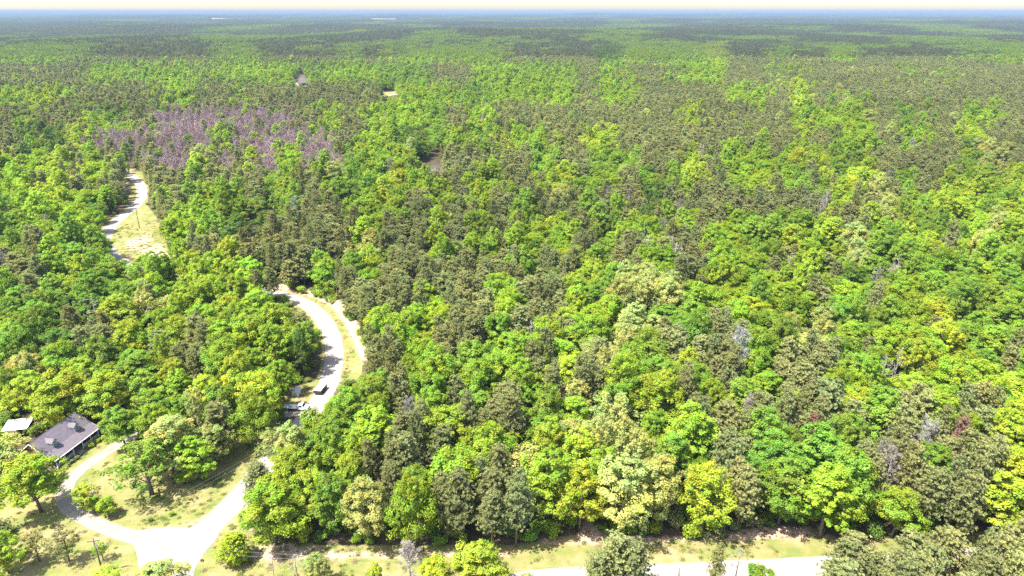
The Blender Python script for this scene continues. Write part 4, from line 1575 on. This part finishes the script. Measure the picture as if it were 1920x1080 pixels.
x_, y_ = W(601, 734)
tl = empty('dump_trailer', (x_, y_, 0), math.radians(-9), label='dark tipper trailer with white load cover parked on the road edge', category='trailer')
mb = MB(); mb.box(-1.2, 1.2, -2.3, 2.3, .75, .87); mesh_part('bed', mb, M_DARKMETAL, tl)
for x0_, x1_, y0_, y1_ in ((-1.25, -1.17, -2.3, 2.3), (1.17, 1.25, -2.3, 2.3), (-1.165, 1.165, -2.35, -2.27), (-1.165, 1.165, 2.27, 2.35)):
    mb = MB(); mb.box(x0_, x1_, y0_, y1_, .60, 1.55); mesh_part('side_panel', mb, M_DARKMETAL, tl)
mb = MB()
mb.box(-1.15, 1.15, -2.25, 2.25, 1.25, 1.62); mesh_part('load_cover', mb, M_TIN, tl)
mb = MB(); mb.tube([(-.8, 2.36, .6), (0, 3.6, .55)], [.07, .06], 6); mb.tube([(.8, 2.36, .6), (0, 3.6, .55)], [.07, .06], 6); mesh_part('tongue', mb, M_DARKMETAL, tl)
for yy in (-.5, .5):
    for s_ in (-1, 1):
        mb = MB(); mb.tube([(s_ * 1.29, yy, .4), (s_ * 1.51, yy, .4)], [.4, .4], 12); mesh_part('wheel', mb, M_BLACK, tl)


# ------------------------------------------------------------------ poles, wires, sign
def pole(x, y, h, label, arm=True, rz=0.0):
    p = empty('utility_pole', (x, y, 0), rz, label=label, category='utility pole', group='utility poles')
    mb = MB(); mb.tube([(0, 0, -.4), (0, 0, h * .5), (0, 0, h)], [.19, .16, .12], 9); mesh_part('post', mb, M_WOOD, p, True)
    if arm:
        mb = MB(); mb.box(-1.2, 1.2, -.20, -.08, h - .75, h - .58); a_ = mesh_part('crossarm', mb, M_WOOD, p)
        for k_ in (-1.05, 0.75, 1.05):
            mb = MB(); mb.tube([(k_, -.14, h - .58), (k_, -.14, h - .42), (k_, -.14, h - .34)], [.05, .07, .03], 7); mesh_part('insulator', mb, M_STEEL, a_)
    mb = MB(); mb.tube([(.30, 0, h - 2.4), (.30, 0, h - 1.55)], [.2, .2], 10); mesh_part('transformer', mb, M_STEEL, p)
    return p


def wire(a, b, sag, label, r=.011):
    pts = []
    for i in range(25):
        t = i / 24
        pts.append((a[0] + (b[0] - a[0]) * t, a[1] + (b[1] - a[1]) * t, a[2] + (b[2] - a[2]) * t - sag * 4 * t * (1 - t)))
    mb = MB(); mb.tube(pts, [r] * 25, 5)
    link('power_line', mb.mesh('power_line', [M_CABLE], True), label=label, category='cable', group='power lines')


P1 = W(174, 1009, 9.0); P2 = W(1274, 1066, 8.0); P3 = W(634, 752, 9.0)
pole(*P1, 9.0, 'wooden utility pole at the lawn corner left of the junction', rz=.2)
pole(*P2, 8.0, 'dark pole top standing before the bottom road', arm=False)
pole(*P3, 9.0, 'wooden pole half hidden by trees right of the parked trailer', rz=.9)
pf = W(262, 428)
pole(pf[0], pf[1], 11.5, 'tall lone pole in the clearing beside the upper road')
wire((P1[0], P1[1], 8.6), (P2[0], P2[1], 7.9), 1.5, 'upper of two cables above the bottom verge')
wire((P1[0], P1[1], 7.6), (P2[0], P2[1], 7.0), 1.7, 'lower of two cables above the bottom verge')
wire((P1[0], P1[1], 8.6), (P3[0], P3[1], 8.6), 1.2, 'upper of two cables over the shaded lawn')
wire((P1[0], P1[1], 7.7), (P3[0], P3[1], 7.7), 1.4, 'lower of two cables over the shaded lawn')

x_, y_ = W(383, 1068)
sg = empty('road_sign', (x_, y_, 0), math.radians(8), label='small road sign seen from behind at the junction', category='sign')
mb = MB(); mb.tube([(0, 0, -.2), (0, 0, 2.6)], [.04, .04], 6); mesh_part('post', mb, M_STEEL, sg)
mb = MB()
oc = [(math.cos(math.pi / 8 + k_ * math.pi / 4) * .42, 2.45 + math.sin(math.pi / 8 + k_ * math.pi / 4) * .42) for k_ in range(8)]
mb.prism(oc, .045, .055); mesh_part('panel', mb, M_RUST, sg)


# ------------------------------------------------------------------ far buildings
def far_house(px, py, L, D, wall, roofc, rz, label, hw=3.2, hr=6.5, name='house'):
    x, y = W(px, py)
    h = empty(name, (x, y, 0), rz, label=label, category='house' if name == 'house' else 'shed')
    mb = MB(); mb.prism([(-D / 2, 0), (D / 2, 0), (D / 2, hw), (0, hr - .15), (-D / 2, hw)], -L / 2, L / 2); mesh_part('wall', mb, wall, h)
    for s_ in (-1, 1):
        mb = MB()
        q = [(0, hr + .1), (s_ * (D / 2 + .4), hw - .15), (s_ * (D / 2 + .4), hw - .3), (0, hr - .1)]
        mb.prism(q if s_ > 0 else q[::-1], -L / 2 - .3, L / 2 + .3); mesh_part('roof', mb, roofc, h)
    for k_ in (-.25, .25):
        mb = MB(); mb.box(D * k_ - .6, D * k_ + .6, -L / 2 - .06, -L / 2 - .003, 1.0, 2.5); mesh_part('window', mb, M_GLASS, h)
    mb = MB(); mb.box(D / 2 + .003, D / 2 + .06, -.5, .5, 0, 2.1); mesh_part('door', mb, M_WHITE, h)
    return h


M_PINKBRICK = simple_mat('red_brick_far', (.15, .085, .065), .85, .15)
M_GREYROOF = simple_mat('grey_roof_far', (.13, .125, .12), .8, .1)
far_house(567, 162, 11, 10, M_PINKBRICK, M_GREYROOF, math.radians(-35), 'distant red brick gabled house amid the trees', 5.5, 12.5)
far_house(555, 165, 7, 6, M_WHITE, M_TIN, math.radians(-20), 'distant white outbuilding left of the brick house', 3.0, 7.5, 'outbuilding')
far_house(768, 154, 16, 10, M_WHITE, M_TIN, math.radians(80), 'distant pale roofed house right of the far clearing', 4.0, 9.0)
far_house(601, 166, 14, 8, M_WHITE, M_TIN, math.radians(75), 'distant low white shed behind the pines', 6, 9.5, 'outbuilding')

# fields that show as pale patches far out
M_FIELD = simple_mat('dry_field', (.16, .135, .065), .95, .2, .02)
for i, p in enumerate(FIELDS):
    q = [(a, b, float(terrain(a, b)) + 3.0) for a, b in p]
    mb = MB(); mb.add(q, [tuple(range(len(q)))])
    me = mb.mesh('field', [M_FIELD])
    if me.polygons[0].normal.z < 0:
        me.flip_normals()
    link('field', me, kind='structure')

# ------------------------------------------------------------------ the air between here and the horizon
def build_haze():
    mb = MB(); mb.box(-36000, 36000, -900, 42000, -70, 122)
    m, nt, o = new_mat('haze_air')
    v = N(nt, 'VolumePrincipled')
    v.inputs['Color'].default_value = (.175, .25, .365, 1)
    v.inputs['Density'].default_value = 8e-5
    v.inputs['Anisotropy'].default_value = 0.0
    nt.links.new(v.outputs[0], o.inputs['Volume'])
    link('haze', mb.mesh('haze', [m]), kind='stuff', label='pale bluish haze over the far forest', category='haze')


build_haze()
